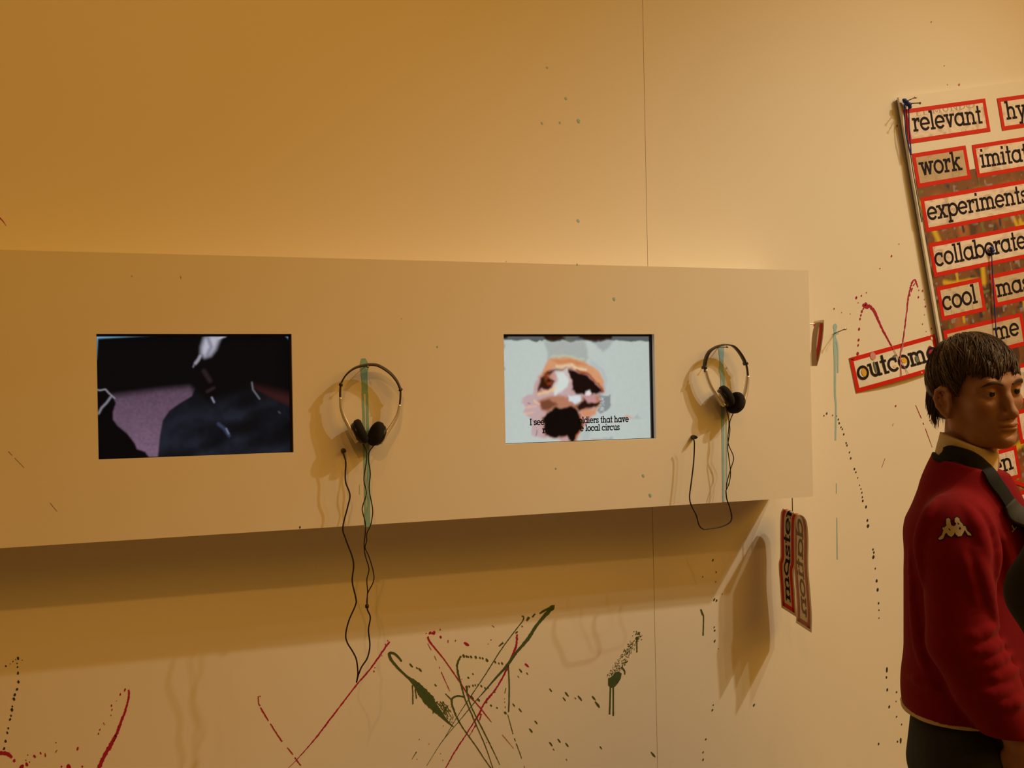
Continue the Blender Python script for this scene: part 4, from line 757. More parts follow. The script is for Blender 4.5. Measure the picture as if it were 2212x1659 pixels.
# ================================================================== PEOPLE
class Field:
    """a blended distance field on a rectilinear grid, turned into a mesh by surface nets"""
    def __init__(s, xs, ys, zs): s.x, s.y, s.z = [np.asarray(a, np.float32) for a in (xs, ys, zs)]; s.F = np.full((len(xs), len(ys), len(zs)), 1., np.float32)
    def sub(s, lo, hi):
        sl = []
        for a, l, h in zip((s.x, s.y, s.z), lo, hi): sl.append(slice(max(0, int(np.searchsorted(a, l)) - 1), min(len(a), int(np.searchsorted(a, h)) + 1)))
        return tuple(sl), s.x[sl[0]][:, None, None], s.y[sl[1]][None, :, None], s.z[sl[2]][None, None, :]
    def put(s, sl, d, k, op):
        if d.size == 0: return
        a = s.F[sl]; k = max(k, 1e-5)
        if op == 'add': h = np.clip(.5 + .5 * (a - d) / k, 0, 1); s.F[sl] = a + (d - a) * h - k * h * (1 - h)
        else: d = -d; h = np.clip(.5 - .5 * (a - d) / k, 0, 1); s.F[sl] = a + (d - a) * h + k * h * (1 - h)
    def cone(s, a, b, ra, rb, k=.01, op='add', flat=None):
        """round cone; flat = (unit axis, factor): the section is narrowed along that axis"""
        a, b = np.array(a, float), np.array(b, float); m = max(ra, rb) + k + .02
        sl, X, Y, Z = s.sub(np.minimum(a, b) - m, np.maximum(a, b) + m); ba = b - a; L = float(ba @ ba) + 1e-9
        px, py, pz = X - a[0], Y - a[1], Z - a[2]; h = np.clip((px * ba[0] + py * ba[1] + pz * ba[2]) / L, 0, 1)
        qx, qy, qz = px - h * ba[0], py - h * ba[1], pz - h * ba[2]; d2 = qx * qx + qy * qy + qz * qz
        if flat is not None: ax, f = flat; c = qx * ax[0] + qy * ax[1] + qz * ax[2]; d2 = d2 + c * c * (1 / f / f - 1)
        s.put(sl, np.sqrt(d2) - (ra + (rb - ra) * h), k, op); return s
    def chain(s, pts, rs, k=.01, op='add', flat=None):
        for i in range(len(pts) - 1): s.cone(pts[i], pts[i + 1], rs[i], rs[i + 1], k, op, flat)
        return s
    def ell(s, c, r, R=np.eye(3), k=.01, op='add'):
        c, r = np.array(c, float), np.array(r, float); m = r.max() + k + .012
        sl, X, Y, Z = s.sub(c - m, c + m); px, py, pz = X - c[0], Y - c[1], Z - c[2]; k0 = 0; k1 = 0
        for i in range(3): q = px * R[0, i] + py * R[1, i] + pz * R[2, i]; k0 = k0 + (q / r[i]) ** 2; k1 = k1 + (q / r[i] ** 2) ** 2
        k0 = np.sqrt(k0); k1 = np.sqrt(k1) + 1e-9; s.put(sl, (k0 * (k0 - 1) / k1).astype(np.float32), k, op); return s
    def plane(s, p, n, keep_k=.004):
        """keep only the side the normal points away from"""
        d = (s.x[:, None, None] - p[0]) * n[0] + (s.y[None, :, None] - p[1]) * n[1] + (s.z[None, None, :] - p[2]) * n[2]; s.F = np.maximum(s.F, d.astype(np.float32)); return s
    def mesh(s, name):
        F = s.F; ins = F < 0; c = ins[:-1, :-1, :-1].astype(np.int8).copy()
        for i in (0, 1):
            for j in (0, 1):
                for k in (0, 1):
                    if i + j + k: c += ins[i:F.shape[0] - 1 + i, j:F.shape[1] - 1 + j, k:F.shape[2] - 1 + k]
        act = (c > 0) & (c < 8); I, J, K = np.nonzero(act); S_ = np.zeros((len(I), 3)); N_ = np.zeros(len(I)); G = (s.x.astype(float), s.y.astype(float), s.z.astype(float))
        for ax in range(3):
            o = [a for a in range(3) if a != ax]
            for u in (0, 1):
                for v in (0, 1):
                    d0 = [0, 0, 0]; d0[o[0]] = u; d0[o[1]] = v; d1 = list(d0); d1[ax] = 1
                    i0 = (I + d0[0], J + d0[1], K + d0[2]); i1 = (I + d1[0], J + d1[1], K + d1[2]); f0, f1 = F[i0].astype(float), F[i1].astype(float); m = (f0 < 0) != (f1 < 0)
                    t = np.where(m, f0 / np.where(m, f0 - f1, 1), 0)
                    for a in range(3): S_[:, a] += np.where(m, G[a][i0[a]] + t * (G[a][i1[a]] - G[a][i0[a]]), 0)
                    N_ += m
        V = S_ / N_[:, None]; vid = np.full(act.shape, -1, np.int32); vid[I, J, K] = np.arange(len(I)); Q = []
        for ax in range(3):
            a, b = [q for q in range(3) if q != ax]; sl0 = [slice(None)] * 3; sl1 = [slice(None)] * 3; sl0[ax] = slice(None, -1); sl1[ax] = slice(1, None)
            A0, A1 = ins[tuple(sl0)], ins[tuple(sl1)]; ed = A0 != A1; E = np.array(np.nonzero(ed)); ok = (E[a] > 0) & (E[b] > 0) & (E[a] < F.shape[a] - 1) & (E[b] < F.shape[b] - 1); E = E[:, ok]
            fl = A0[tuple(E)]; q = []
            for (da, db) in ((1, 1), (0, 1), (0, 0), (1, 0)): e = E.copy(); e[a] -= da; e[b] -= db; q.append(vid[tuple(e)])
            q = np.stack(q, 1); flip = fl if ax != 1 else ~fl; q[~flip] = q[~flip][:, ::-1]; Q.append(q)
        Q = np.concatenate(Q); Q = Q[(Q >= 0).all(1)]
        me = bpy.data.meshes.new(name); me.from_pydata(V.tolist(), [], Q.tolist()); me.update(); return me
def relax(me, n=2, f=.5):
    V = np.zeros(len(me.vertices) * 3); me.vertices.foreach_get('co', V); V = V.reshape(-1, 3); E = np.zeros(len(me.edges) * 2, int); me.edges.foreach_get('vertices', E); E = E.reshape(-1, 2)
    deg = np.bincount(E.ravel(), minlength=len(V))[:, None].clip(1)
    for _ in range(n):
        S_ = np.zeros_like(V); np.add.at(S_, E[:, 0], V[E[:, 1]]); np.add.at(S_, E[:, 1], V[E[:, 0]]); V = V + f * (S_ / deg - V)
    me.vertices.foreach_set('co', V.ravel()); me.update(); return me
def grid(lo, hi, h): return [np.arange(l, h_ + h, h) for l, h_ in zip(lo, hi)]
def rgrid(segs):
    """one axis with its own spacing per stretch: [(from, to, step), ...]"""
    out = []
    for a, b, h in segs: out += list(np.linspace(a, b, max(2, int(round((b - a) / h)) + 1))[:-1])
    return np.array(out + [segs[-1][1]])

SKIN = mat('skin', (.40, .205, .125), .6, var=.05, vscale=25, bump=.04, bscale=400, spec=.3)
HAIRM = mat('dark_brown_hair', (.052, .028, .012), .6, var=.35, vscale=160); HAIRL = mat('light_brown_hair', (.12, .068, .027), .55, var=.3, vscale=160)
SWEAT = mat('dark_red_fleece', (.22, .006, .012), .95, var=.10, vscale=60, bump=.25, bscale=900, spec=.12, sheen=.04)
CREAM = mat('cream_ribbed_knit', (.62, .50, .30), .9, var=.06, bump=.3, bscale=500, spec=.2); DENIM = mat('dark_denim', (.030, .034, .038), .85, var=.25, vscale=300, bump=.3, bscale=900, spec=.2)
SHOE = mat('dark_shoe_leather', (.02, .018, .016), .5, var=.1); STRAPM = mat('black_webbing', (.018, .020, .020), .8, var=.2, vscale=200, bump=.3, bscale=800, spec=.2)

# ---- the boy in the red sweater
T0 = 2.08
def V_(px, py, t=T0): return dep(px, py, t)
e_r = np.array([RGT[0], RGT[1], 0]); v0 = V_(2100, 829) - CAM; v0[2] = 0; v0 /= np.linalg.norm(v0); vr = np.array([v0[1], -v0[0], 0])          # away from camera, image right
def facing(deg): a = math.radians(deg); return -v0 * math.cos(a) + vr * math.sin(a)     # 0 = towards the camera, 90 = to image right
UPW = np.array([0, 0, 1.])
def frame_of(fwd, tilt=0., pitch=0.):
    """columns: forward, left, up; tilt leans the head towards its right"""
    f = np.array(fwd, float); f /= np.linalg.norm(f); l = np.cross(UPW, f); u = UPW.copy()
    c, s_ = math.cos(pitch), math.sin(pitch); f, u = f * c + u * s_, u * c - f * s_
    c, s_ = math.cos(tilt), math.sin(tilt); l, u = l * c + u * s_, u * c - l * s_
    return np.stack([f, l, u], 1)
HS = .972
def build_head(S_, R, o, ears=True):
    P = lambda x, y, z: o + R @ (np.array([x, y, z]) * HS); E = lambda c, r, k=.01, op='add', RR=None: S_.ell(P(*c), np.array(r) * HS, R if RR is None else R @ RR, k, op)
    E((-.008, 0, .036), (.092, .073, .085), .01); E((.030, 0, .048), (.054, .060, .055), .02); E((.034, 0, -.028), (.052, .055, .074), .025)
    for s_ in (-1, 1):
        S_.chain([P(-.004, s_ * .052, -.030), P(.006, s_ * .049, -.058), P(.040, s_ * .033, -.086), P(.070, s_ * .010, -.093)], [.015, .015, .014, .014], .022)
        E((.056, s_ * .039, -.014), (.024, .022, .018), .018); S_.chain([P(.066, s_ * .050, .020), P(.079, s_ * .034, .029), P(.085, s_ * .012, .026)], [.006, .0075, .007], .016)
    E((.074, 0, -.090), (.018, .020, .014), .014); E((.066, 0, -.060), (.029, .033, .030), .016)
    for s_ in (-1, 1): E((.094, s_ * .031, .009), (.017, .019, .0125), .012, 'sub')
    for s_ in (-1, 1): E((.0735, s_ * .031, .008), (.0142, .0142, .0136), .006); E((.090, s_ * .031, .0068), (.014, .0145, .0037), .0022, 'sub')
    S_.chain([P(.083, 0, .020), P(.091, 0, -.006), P(.103, 0, -.033)], [.0070, .0074, .0090], .011); E((.1035, 0, -.035), (.0095, .0100, .0088), .006)
    for s_ in (-1, 1): E((.092, s_ * .0122, -.039), (.0115, .0075, .0078), .006)
    for s_ in (-1, 1): E((.097, s_ * .0065, -.0480), (.005, .0030, .0040), .003, 'sub')
    E((.0925, 0, -.0585), (.0085, .021, .0055), .006); E((.0905, 0, -.0685), (.0090, .018, .0062), .006)
    S_.chain([P(.086, -.025, -.0645), P(.098, -.013, -.0625), P(.102, 0, -.0630), P(.098, .013, -.0625), P(.086, .025, -.0645)], [.0014, .0020, .0022, .0020, .0014], .003, 'sub')
    E((.098, 0, -.079), (.008, .016, .005), .010, 'sub'); E((.106, 0, -.051), (.006, .0035, .006), .005, 'sub')
    if ears:
        for s_ in (-1, 1):
            ez = -.010; Q = lambda x, z, y=.076: P(x + .004, s_ * y, z * .96 + ez)
            E((-.002, s_ * .0725, .001 + ez), (.018, .0075, .029), .005, RR=np.array(Matrix.Rotation(s_ * .32, 3, 'Z')))
            S_.chain([Q(.006, .006, .074), Q(.010, .018, .077), Q(.004, .030, .080), Q(-.008, .033, .083), Q(-.018, .026, .086), Q(-.023, .010, .087), Q(-.019, -.008, .085), Q(-.011, -.022, .080), Q(-.003, -.030, .075)], [.0035, .0042, .0045, .0045, .0046, .0046, .0044, .0045, .0060], .0035)
            S_.chain([Q(-.013, .018, .082), Q(-.014, .004, .081), Q(-.008, -.010, .079)], [.003, .0034, .003], .003); E((.003, s_ * .0830, -.004 + ez), (.0080, .0070, .0105), .004, 'sub'); E((.012, s_ * .076, -.004 + ez), (.004, .005, .007), .004)
    S_.cone(P(-.018, 0, -.050), P(-.030, 0, -.150), .050, .053, .02)

HF = facing(40.4); HR = frame_of(HF, tilt=math.radians(4.5), pitch=math.radians(-2.2)); HO = V_(2107.8, 852, T0)
hp = lambda x, y, z: HO + HR @ (np.array([x, y, z], float) * HS)
boy = thing('person', 'boy in dark red sweater with black bag strap, turning his head', 'person', (HO[0], HO[1], 0))
nk = hp(-.03, 0, -.15)
# joints, near (right) side first
shR, elR, wrR = V_(2066, 1142, 1.985), V_(2077, 1385, 1.96), V_(2198, 1600, 1.94)
BF = facing(84); BL = np.cross(UPW, BF)                    # body facing and its left
pel = V_(2095, 1545, 2.10); shL = shR + BL * .31 + np.array([0, 0, .0]); elL = shL + np.array([0, 0, -.27]) + BL * .05; wrL = elL + np.array([0, 0, -.20]) + BF * .10
hips = [pel - BL * .085 - UPW * .06, pel + BL * .085 - UPW * .06]; knees = [np.array([h_[0], h_[1], .47]) + BF * .02 for h_ in hips]; ank = [np.array([h_[0], h_[1], .085]) - BF * .015 for h_ in hips]
xs = rgrid([(HO[0] - .42, HO[0] - .14, .009), (HO[0] - .14, HO[0] + .15, .0023), (HO[0] + .15, HO[0] + .42, .009)]); ys_ = rgrid([(HO[1] - .42, HO[1] - .15, .009), (HO[1] - .15, HO[1] + .14, .0023), (HO[1] + .14, HO[1] + .40, .009)])
zs = rgrid([(-.02, HO[2] - .92, .012), (HO[2] - .92, HO[2] - .60, .0035), (HO[2] - .60, HO[2] - .17, .009), (HO[2] - .17, HO[2] + .15, .0023)])
B = Field(xs, ys_, zs); build_head(B, HR, HO)
mid_ = V_(2085, 1300, 2.12); B.chain([nk, V_(2085, 1060, 2.09), mid_, pel], [.050, .055, .070, .075], .02); B.cone(shR, shL, .038, .038, .02)
for (a, b, c) in ((shR, elR, wrR), (shL, elL, wrL)): B.chain([a, b, c], [.040, .034, .024], .02)
def hand(S_, w, d, nrm, h=.0035):
    """a relaxed hand hanging from wrist w along d, the palm facing nrm"""
    d = d / np.linalg.norm(d); s_ = np.cross(d, nrm); s_ /= np.linalg.norm(s_); n = np.cross(s_, d); k = w + d * .075
    S_.chain([w, w + d * .03, k], [.022, .026, .024], .012, flat=(n, .55)); S_.cone(w + d * .045 - s_ * .016, w + d * .075 - s_ * .026, .013, .011, .008); S_.cone(w + d * .045 + s_ * .016, k + s_ * .026, .013, .011, .008)
    for i, (o_, L) in enumerate(((-.028, .060), (-.0095, .070), (.0095, .066), (.028, .052))):
        p = k + s_ * o_; a = p + d * L * .42 + n * .006; b = p + d * L * .74 + n * .019; c = p + d * L * .92 + n * .034; S_.chain([p, a, b, c], [.0092, .0086, .0080, .0070], .003)
    p = w + d * .028 - s_ * .022; S_.chain([p, p + d * .024 - s_ * .018 + n * .008, p + d * .046 - s_ * .022 + n * .018, p + d * .064 - s_ * .018 + n * .026], [.013, .011, .0095, .008], .006)
hand(B, wrR, (wrR - elR) * .4 - UPW * .12, BL); hand(B, wrL, (wrL - elL), -BL)
for i in (0, 1): B.chain([hips[i], knees[i], ank[i]], [.07, .048, .036], .03); B.cone(ank[i] - UPW * .03, ank[i] - UPW * .045 + BF * .12, .034, .026, .02)
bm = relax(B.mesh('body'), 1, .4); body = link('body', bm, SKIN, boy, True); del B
# eyes, brows
hbv = BVHTree.FromPolygons([tuple(v.co) for v in bm.vertices], [tuple(q.vertices) for q in bm.polygons])
for s_ in (-1, 1):
    c = hp(.0735, s_ * .031, .0075); gz = HR @ np.array([1., -.08, -.02]); gz /= np.linalg.norm(gz)
    e = MB().lathe(c, gz, [(-.0126, .0005)] + [(-.0126 * math.cos(t), .0126 * math.sin(t)) for t in np.linspace(.25, math.pi - .02, 14)], 24).build('eye', mat('eye_white', (.30, .26, .22), .25, var=.05), body, True)
    MB().lathe(c + gz * .0111, gz, [(0, .0064), (.0010, .0056), (.0015, .0024), (.0016, .0005)], 20).build('iris', mat('dark_brown_iris', (.02, .012, .008), .12, var=.2), boy, True)
    brp = []
    for yy, zz in smooth_path([(.011, .0235, 0), (.022, .0285, 0), (.034, .0305, 0), (.045, .0270, 0), (.052, .0215, 0)], 5) and [(q[0], q[1]) for q in smooth_path([(.011, .0235, 0), (.022, .0285, 0), (.034, .0305, 0), (.045, .0270, 0), (.052, .0215, 0)], 5)]:
        h_ = hbv.ray_cast(Vector(hp(.2, s_ * yy, zz)), Vector(-HR[:, 0])); brp.append(np.array(h_[0]) + HR[:, 0] * .0004)
    nb = len(brp); MB().strip(brp, [.0012 + .0055 * math.sin(math.pi * min(1, (i + 2) / nb)) ** .8 for i in range(nb)], .0016, HR[:, 2]).build('eyebrow', HAIRM, body, True)
MB().strip(smooth_path([hp(.0865, -.021, -.0640), hp(.0960, -.012, -.0600), hp(.1005, 0, -.0590), hp(.0960, .012, -.0600), hp(.0865, .021, -.0640)], 5), .006, .0016, UPW).build('lips', mat('lip_skin', (.34, .12, .09), .45, var=.05), body, True)

# ---- his hair: a cap and combed strands
Hc = np.array([-.010, 0, .040]); Hr = np.array([.1015, .0815, .0925])
def hairline(x, y):
    """lowest z (head frame) the hair reaches at this place"""
    if x > .050: return .040 - .06 * (x - .07) + .010 * math.sin(y * 80 + .5) + (.012 if -.02 < y < .015 else 0)
    if x > .018: return -.010 + 1.45 * (x - .018) * (1 if y < 0 else 1)
    if x > -.026: return .026
    return -.062 - .12 * (x + .03)
lo, hi = HO - .16, HO + .18; C_ = Field(*grid(lo, hi, .0034))
C_.ell(hp(*Hc), Hr * .985 * HS, HR, .005); C_.ell(hp(-.048, 0, .0), np.array([.060, .068, .072]) * HS, HR, .02)
XX, YY, ZZ = np.meshgrid(C_.x, C_.y, C_.z, indexing='ij'); L = np.stack([XX - HO[0], YY - HO[1], ZZ - HO[2]], -1) @ HR / HS
hx = L[..., 0]; hl = np.where(hx > .050, .046 - .06 * (hx - .07), np.where(hx > .018, -.002 + 1.45 * (hx - .018), np.where(hx > -.026, .028, -.054 - .12 * (hx + .03))))
C_.F = np.maximum(C_.F, ((hl - L[..., 2]) * .7).astype(np.float32)); del XX, YY, ZZ, L, hx, hl
hair = link('hair', relax(C_.mesh('hair'), 2), HAIRM, boy, True); del C_
wh = np.array([-.45, .10, .88]); wh /= np.linalg.norm(wh); hr_ = random.Random(11); mbs = [MB(), MB()]
for k in range(3400):
    z = hr_.uniform(-.55, 1); a = hr_.uniform(0, 2 * math.pi); d = np.array([math.sqrt(1 - z * z) * math.cos(a), math.sqrt(1 - z * z) * math.sin(a), z])
    p0 = Hc + d * Hr
    if p0[2] < hairline(p0[0], p0[1]) + .004: continue
    g = d - wh * (d @ wh); ng = np.linalg.norm(g)
    if ng < .05: continue
    g = d * (d @ wh) - wh; g /= np.linalg.norm(g)                      # away from the whorl along the scalp
    if p0[0] > .0 and p0[2] > .05: g = g + np.array([.25, -.55, 0]); g -= d * (g @ d); g /= np.linalg.norm(g)   # the top is combed to his right
    cl = math.sin(a * 17 + z * 9) * .30 + hr_.gauss(0, .12); sd = np.cross(d, g); g = g + sd * cl; g /= np.linalg.norm(g)
    Ln = hr_.uniform(.035, .070) if p0[2] > .03 else hr_.uniform(.02, .04); pts = []; q = d.copy(); n = 7; lift = hr_.uniform(.004, .048); over = hr_.uniform(-.004, .012)
    for i in range(n):
        t = i / (n - 1); rr = 1.0 + lift * (.35 + .65 * t) + .012 * math.sin(a * 23 + z * 13); P = Hc + q * Hr * rr
        if P[2] < hairline(P[0], P[1]) - over: break
        if P[2] < -.005 and P[0] < -.03: P = P + np.array([.0, 0, 0])
        pts.append(hp(*P)); st = Ln / (n - 1) / .09; q = q + g * st; q /= np.linalg.norm(q); g = g - q * (g @ q) + np.array([0, 0, -.05]) - q * (-.05 * q[2]); g /= np.linalg.norm(g)
    if len(pts) < 3: continue
    r0 = hr_.uniform(.0010, .0019); mbs[1 if hr_.random() < (.42 if p0[2] > .06 else .2) else 0].tube(pts, [r0 * (1 - .8 * (i / (len(pts) - 1)) ** 1.5) for i in range(len(pts))], 4)
for k in range(520):                                                    # back of the head and nape
    z = hr_.uniform(-.60, .75); a = hr_.uniform(math.pi * .5, math.pi * 1.5); d = np.array([math.sqrt(1 - z * z) * math.cos(a), math.sqrt(1 - z * z) * math.sin(a), z]); p0 = np.array([-.048, 0, 0]) + d * np.array([.0615, .0695, .074])
    if p0[0] > -.022 or p0[2] > .045: continue
    P = []; Ln = hr_.uniform(.022, .036); wv = hr_.uniform(-.004, .004)
    for i in range(5):
        t = i / 4; zz = p0[2] - Ln * t; w_ = max(.25, 1 - max(0, -zz - .02) * 4.2); o_ = 1.02 + .03 * t + (.10 * max(0, t - .6) if zz < -.045 else 0)
        if zz < -.080: break
        P.append(hp(-.048 + (p0[0] + .048) * o_ * w_ ** .35, p0[1] * o_ * w_ ** .3 + wv * t, zz))
    if len(P) > 2: r0 = hr_.uniform(.0011, .0019); mbs[0].tube(P, [r0 * (1 - .8 * i / (len(P) - 1)) for i in range(len(P))], 4)
for b, m_ in zip(mbs, (HAIRM, HAIRL)): tag(b.build('hair_strands', m_, hair, True), kind='stuff')

# ---- sweater
K = T0 / 1.95
z_hem = V_(2075, 1572, 1.98)[2]
lo = np.minimum.reduce([V_(1935, 1200, 2.1), elL - .1, shL - .1]) - .06; hi = np.maximum.reduce([shL, V_(2250, 1200, 2.1), wrR]) + .12; lo[2] = z_hem - .06; hi[2] = nk[2] + .10
lo[1] = min(shR[1], elR[1], wrR[1]) - .13; hi[1] = max(shL[1], pel[1]) + .17; lo[0] -= .0
Wf = Field(*grid(lo, hi, .0042))
Wf.cone(V_(2054, 1165, 2.13), V_(2064, 1500, 2.11), .081 * K, .084 * K, .05); Wf.cone(V_(2140, 1215, 2.13), V_(2150, 1490, 2.13), .095 * K, .100 * K, .06); Wf.cone(V_(2100, 1180, 2.14), V_(2105, 1510, 2.12), .11 * K, .115 * K, .05)
Wf.cone(shR + BL * .03 + UPW * .01, shL - BL * .03 + UPW * .01, .056, .056, .05); Wf.chain([V_(2088, 985, 2.08), V_(2080, 1060, 2.08), V_(2078, 1130, 2.09)], [.062, .072, .10], .05); Wf.chain([V_(2104, 1034, 2.07), V_(2128, 1104, 2.08), V_(2152, 1185, 2.1)], [.046, .058, .085], .05)
Wf.cone(V_(2070, 1250, 2.08), V_(2074, 1545, 2.06), .080 * K, .088 * K, .05); Wf.cone(V_(2064, 1478, 2.11), V_(2066, 1478, 2.11), .094 * K, .094 * K, .03); Wf.cone(V_(2065, 1500, 2.11), V_(2068, 1545, 2.11), .090 * K, .088 * K, .02)
torso = Wf.F.copy()
Wf.chain([shR, V_(2070, 1200, 1.975), elR], [.066 * K, .064 * K, .060 * K], .022); Wf.chain([elR, V_(2128, 1480, 1.95), wrR], [.060 * K, .058 * K, .046 * K], .012); Wf.chain([shL, elL, wrL], [.066, .058, .042], .03)
Wf.cone(wrR - (wrR - elR) * .10, wrR - (wrR - elR) * .02, .047, .043, .004)
def hit(px, py, Fd, t0=1.6, t1=2.5):
    v = FWD + (px - W / 2) / F * RGT - (py - H / 2) / F * UPV
    for t in np.arange(t0, t1, .002):
        p = CAM + v * t; i, j, k = (int((p[a] - g[0]) / (g[1] - g[0]) + .5) for a, g in enumerate((Fd.x, Fd.y, Fd.z)))
        if 0 <= i < len(Fd.x) and 0 <= j < len(Fd.y) and 0 <= k < len(Fd.z) and Fd.F[i, j, k] < 0: return p
    return None
RIDGES = [([(2078, 1092), (2104, 1128), (2122, 1180), (2128, 1240)], .013), ([(2116, 1095), (2138, 1138), (2152, 1195), (2150, 1250)], .009), ([(2098, 1165), (2116, 1225), (2132, 1285), (2150, 1350)], .014), ([(2076, 1180), (2092, 1245), (2110, 1310)], .009),
  ([(2085, 1382), (2122, 1366), (2156, 1350)], .0085), ([(2095, 1410), (2136, 1402), (2168, 1388)], .0085), ([(2102, 1440), (2146, 1430), (2182, 1414)], .0085), ([(2124, 1468), (2166, 1458), (2200, 1444)], .0085), ([(2140, 1522), (2180, 1520), (2208, 1512)], .0085), ([(2106, 1502), (2140, 1498), (2184, 1486)], .009),
  ([(1968, 1190), (1976, 1300), (1988, 1400), (2010, 1462)], .011), ([(2030, 1075), (2004, 1120), (1990, 1180), (1996, 1260)], .013), ([(1966, 1462), (2000, 1474), (2040, 1492)], .010), ([(2160, 1150), (2178, 1210), (2182, 1280)], .012)]
H_ = []
for pts, r_ in RIDGES:
    q = [hit(x, y, Wf) for x, y in smooth_path([(x, y, 0) for x, y in pts], 4) for x, y in [(x, y)]] if False else [hit(c_[0], c_[1], Wf) for c_ in smooth_path([(x, y, 0) for x, y in pts], 5)]
    q = [p for p in q if p is not None]; H_.append((q, r_))
for q, r_ in H_:
    n = len(q)
    if n > 2: vv = [(p - CAM) / np.linalg.norm(p - CAM) for p in q]; rr = [r_ * (.25 + .75 * math.sin(math.pi * (i + .3) / n)) for i in range(n)]; Wf.chain([p + v * (r_ * .95 - r * .55) for p, v, r in zip(q, vv, rr)], rr, .010)
pN, pM = V_(2028, 985, T0), V_(2148, 1014, T0 - .02); nN = UPW + BF * ((pN[2] - pM[2]) / max(.03, float((pM - pN) @ BF))); nN /= np.linalg.norm(nN)      # the neckline falls towards the front
ax_ = V_(2088, 990, T0); dP = ((Wf.x[:, None, None] - pN[0]) * nN[0] + (Wf.y[None, :, None] - pN[1]) * nN[1] + (Wf.z[None, None, :] - pN[2]) * nN[2]); dC = np.hypot(Wf.x[:, None, None] - ax_[0], Wf.y[None, :, None] - ax_[1]) - .115
Wf.F = np.maximum(Wf.F, -np.maximum(-dP, dC)).astype(np.float32); Wf.plane((0, 0, z_hem), (0, 0, -1))
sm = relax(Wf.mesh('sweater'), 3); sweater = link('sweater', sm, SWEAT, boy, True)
# cream hem and cuff
ctr = V_(2100, 1540, 2.12); iz = int(np.searchsorted(Wf.z, z_hem + .006)); ring = []
for a in np.linspace(0, 2 * math.pi, 72, endpoint=False):
    dv = np.array([math.cos(a), math.sin(a)]); r_ = .02
    while r_ < .35:
        i = int((ctr[0] + dv[0] * r_ - Wf.x[0]) / (Wf.x[1] - Wf.x[0])); j = int((ctr[1] + dv[1] * r_ - Wf.y[0]) / (Wf.y[1] - Wf.y[0]))
        if not (0 <= i < len(Wf.x) and 0 <= j < len(Wf.y)) or torso[i, j, iz] > 0: break
        r_ += .002
    ring.append(r_)
ring = np.array(ring) - .003; ring = (np.roll(ring, 1) + ring * 2 + np.roll(ring, -1)) / 4
MB().tube([(ctr[0] + math.cos(a) * r_, ctr[1] + math.sin(a) * r_, z_hem + .001) for a, r_ in zip(np.linspace(0, 2 * math.pi, 73), list(ring) + [ring[0]])], .0055, 8).build('hem_trim', CREAM, boy, True)
# turtleneck collar
c0_, c1_ = V_(2082, 1030, T0), V_(2096, 900, T0 - .005); cl = Field(*grid(np.minimum(c0_, c1_) - .13, np.maximum(c0_, c1_) + .13, .0038)); cl.chain([c0_, c0_ * .7 + c1_ * .3, c1_], [.0640, .0555, .0545], .02)
pa, pb = V_(2043, 938, T0 + .0), V_(2152, 974, T0 - .02); n_ = UPW + BF * ((pa[2] - pb[2]) / max(.03, float((pb - pa) @ BF))); n_ /= np.linalg.norm(n_)
cl.plane(pa, n_); cl.plane(c0_ - UPW * .03, (0, 0, -1)); link('collar', relax(cl.mesh('collar'), 2), CREAM, boy, True)
# jeans and shoes
J = Field(*grid(np.minimum(hips[0], hips[1]) - [.22, .22, 0], np.maximum(hips[0], hips[1]) + [.24, .22, 0], .008)[:2] + [np.arange(.03, z_hem + .06, .008)])
J.cone(V_(2062, 1570, 2.10), V_(2062, 1640, 2.10), .083 * K, .090 * K, .04); J.cone(V_(2132, 1570, 2.12), V_(2132, 1640, 2.13), .088 * K, .094 * K, .05)
for i in (0, 1): J.chain([hips[i], knees[i], ank[i] - UPW * .02], [.088, .076, .072], .04)
J.plane((0, 0, z_hem + .03), (0, 0, 1)); jeans = link('jeans', relax(J.mesh('jeans'), 2), DENIM, boy, True)
for i in (0, 1):
    Sf = Field(*grid(ank[i] - [.2, .2, 0], ank[i] + [.2, .2, 0], .006)[:2] + [np.arange(-.012, .14, .006)]); Sf.chain([ank[i] - UPW * .035, ank[i] - UPW * .045 + BF * .08, ank[i] - UPW * .052 + BF * .16], [.046, .040, .034], .02); Sf.cone(ank[i], ank[i] - UPW * .03, .045, .045, .02); Sf.plane((0, 0, .001), (0, 0, -1)); link('shoe', relax(Sf.mesh('shoe'), 1), SHOE, boy, True)

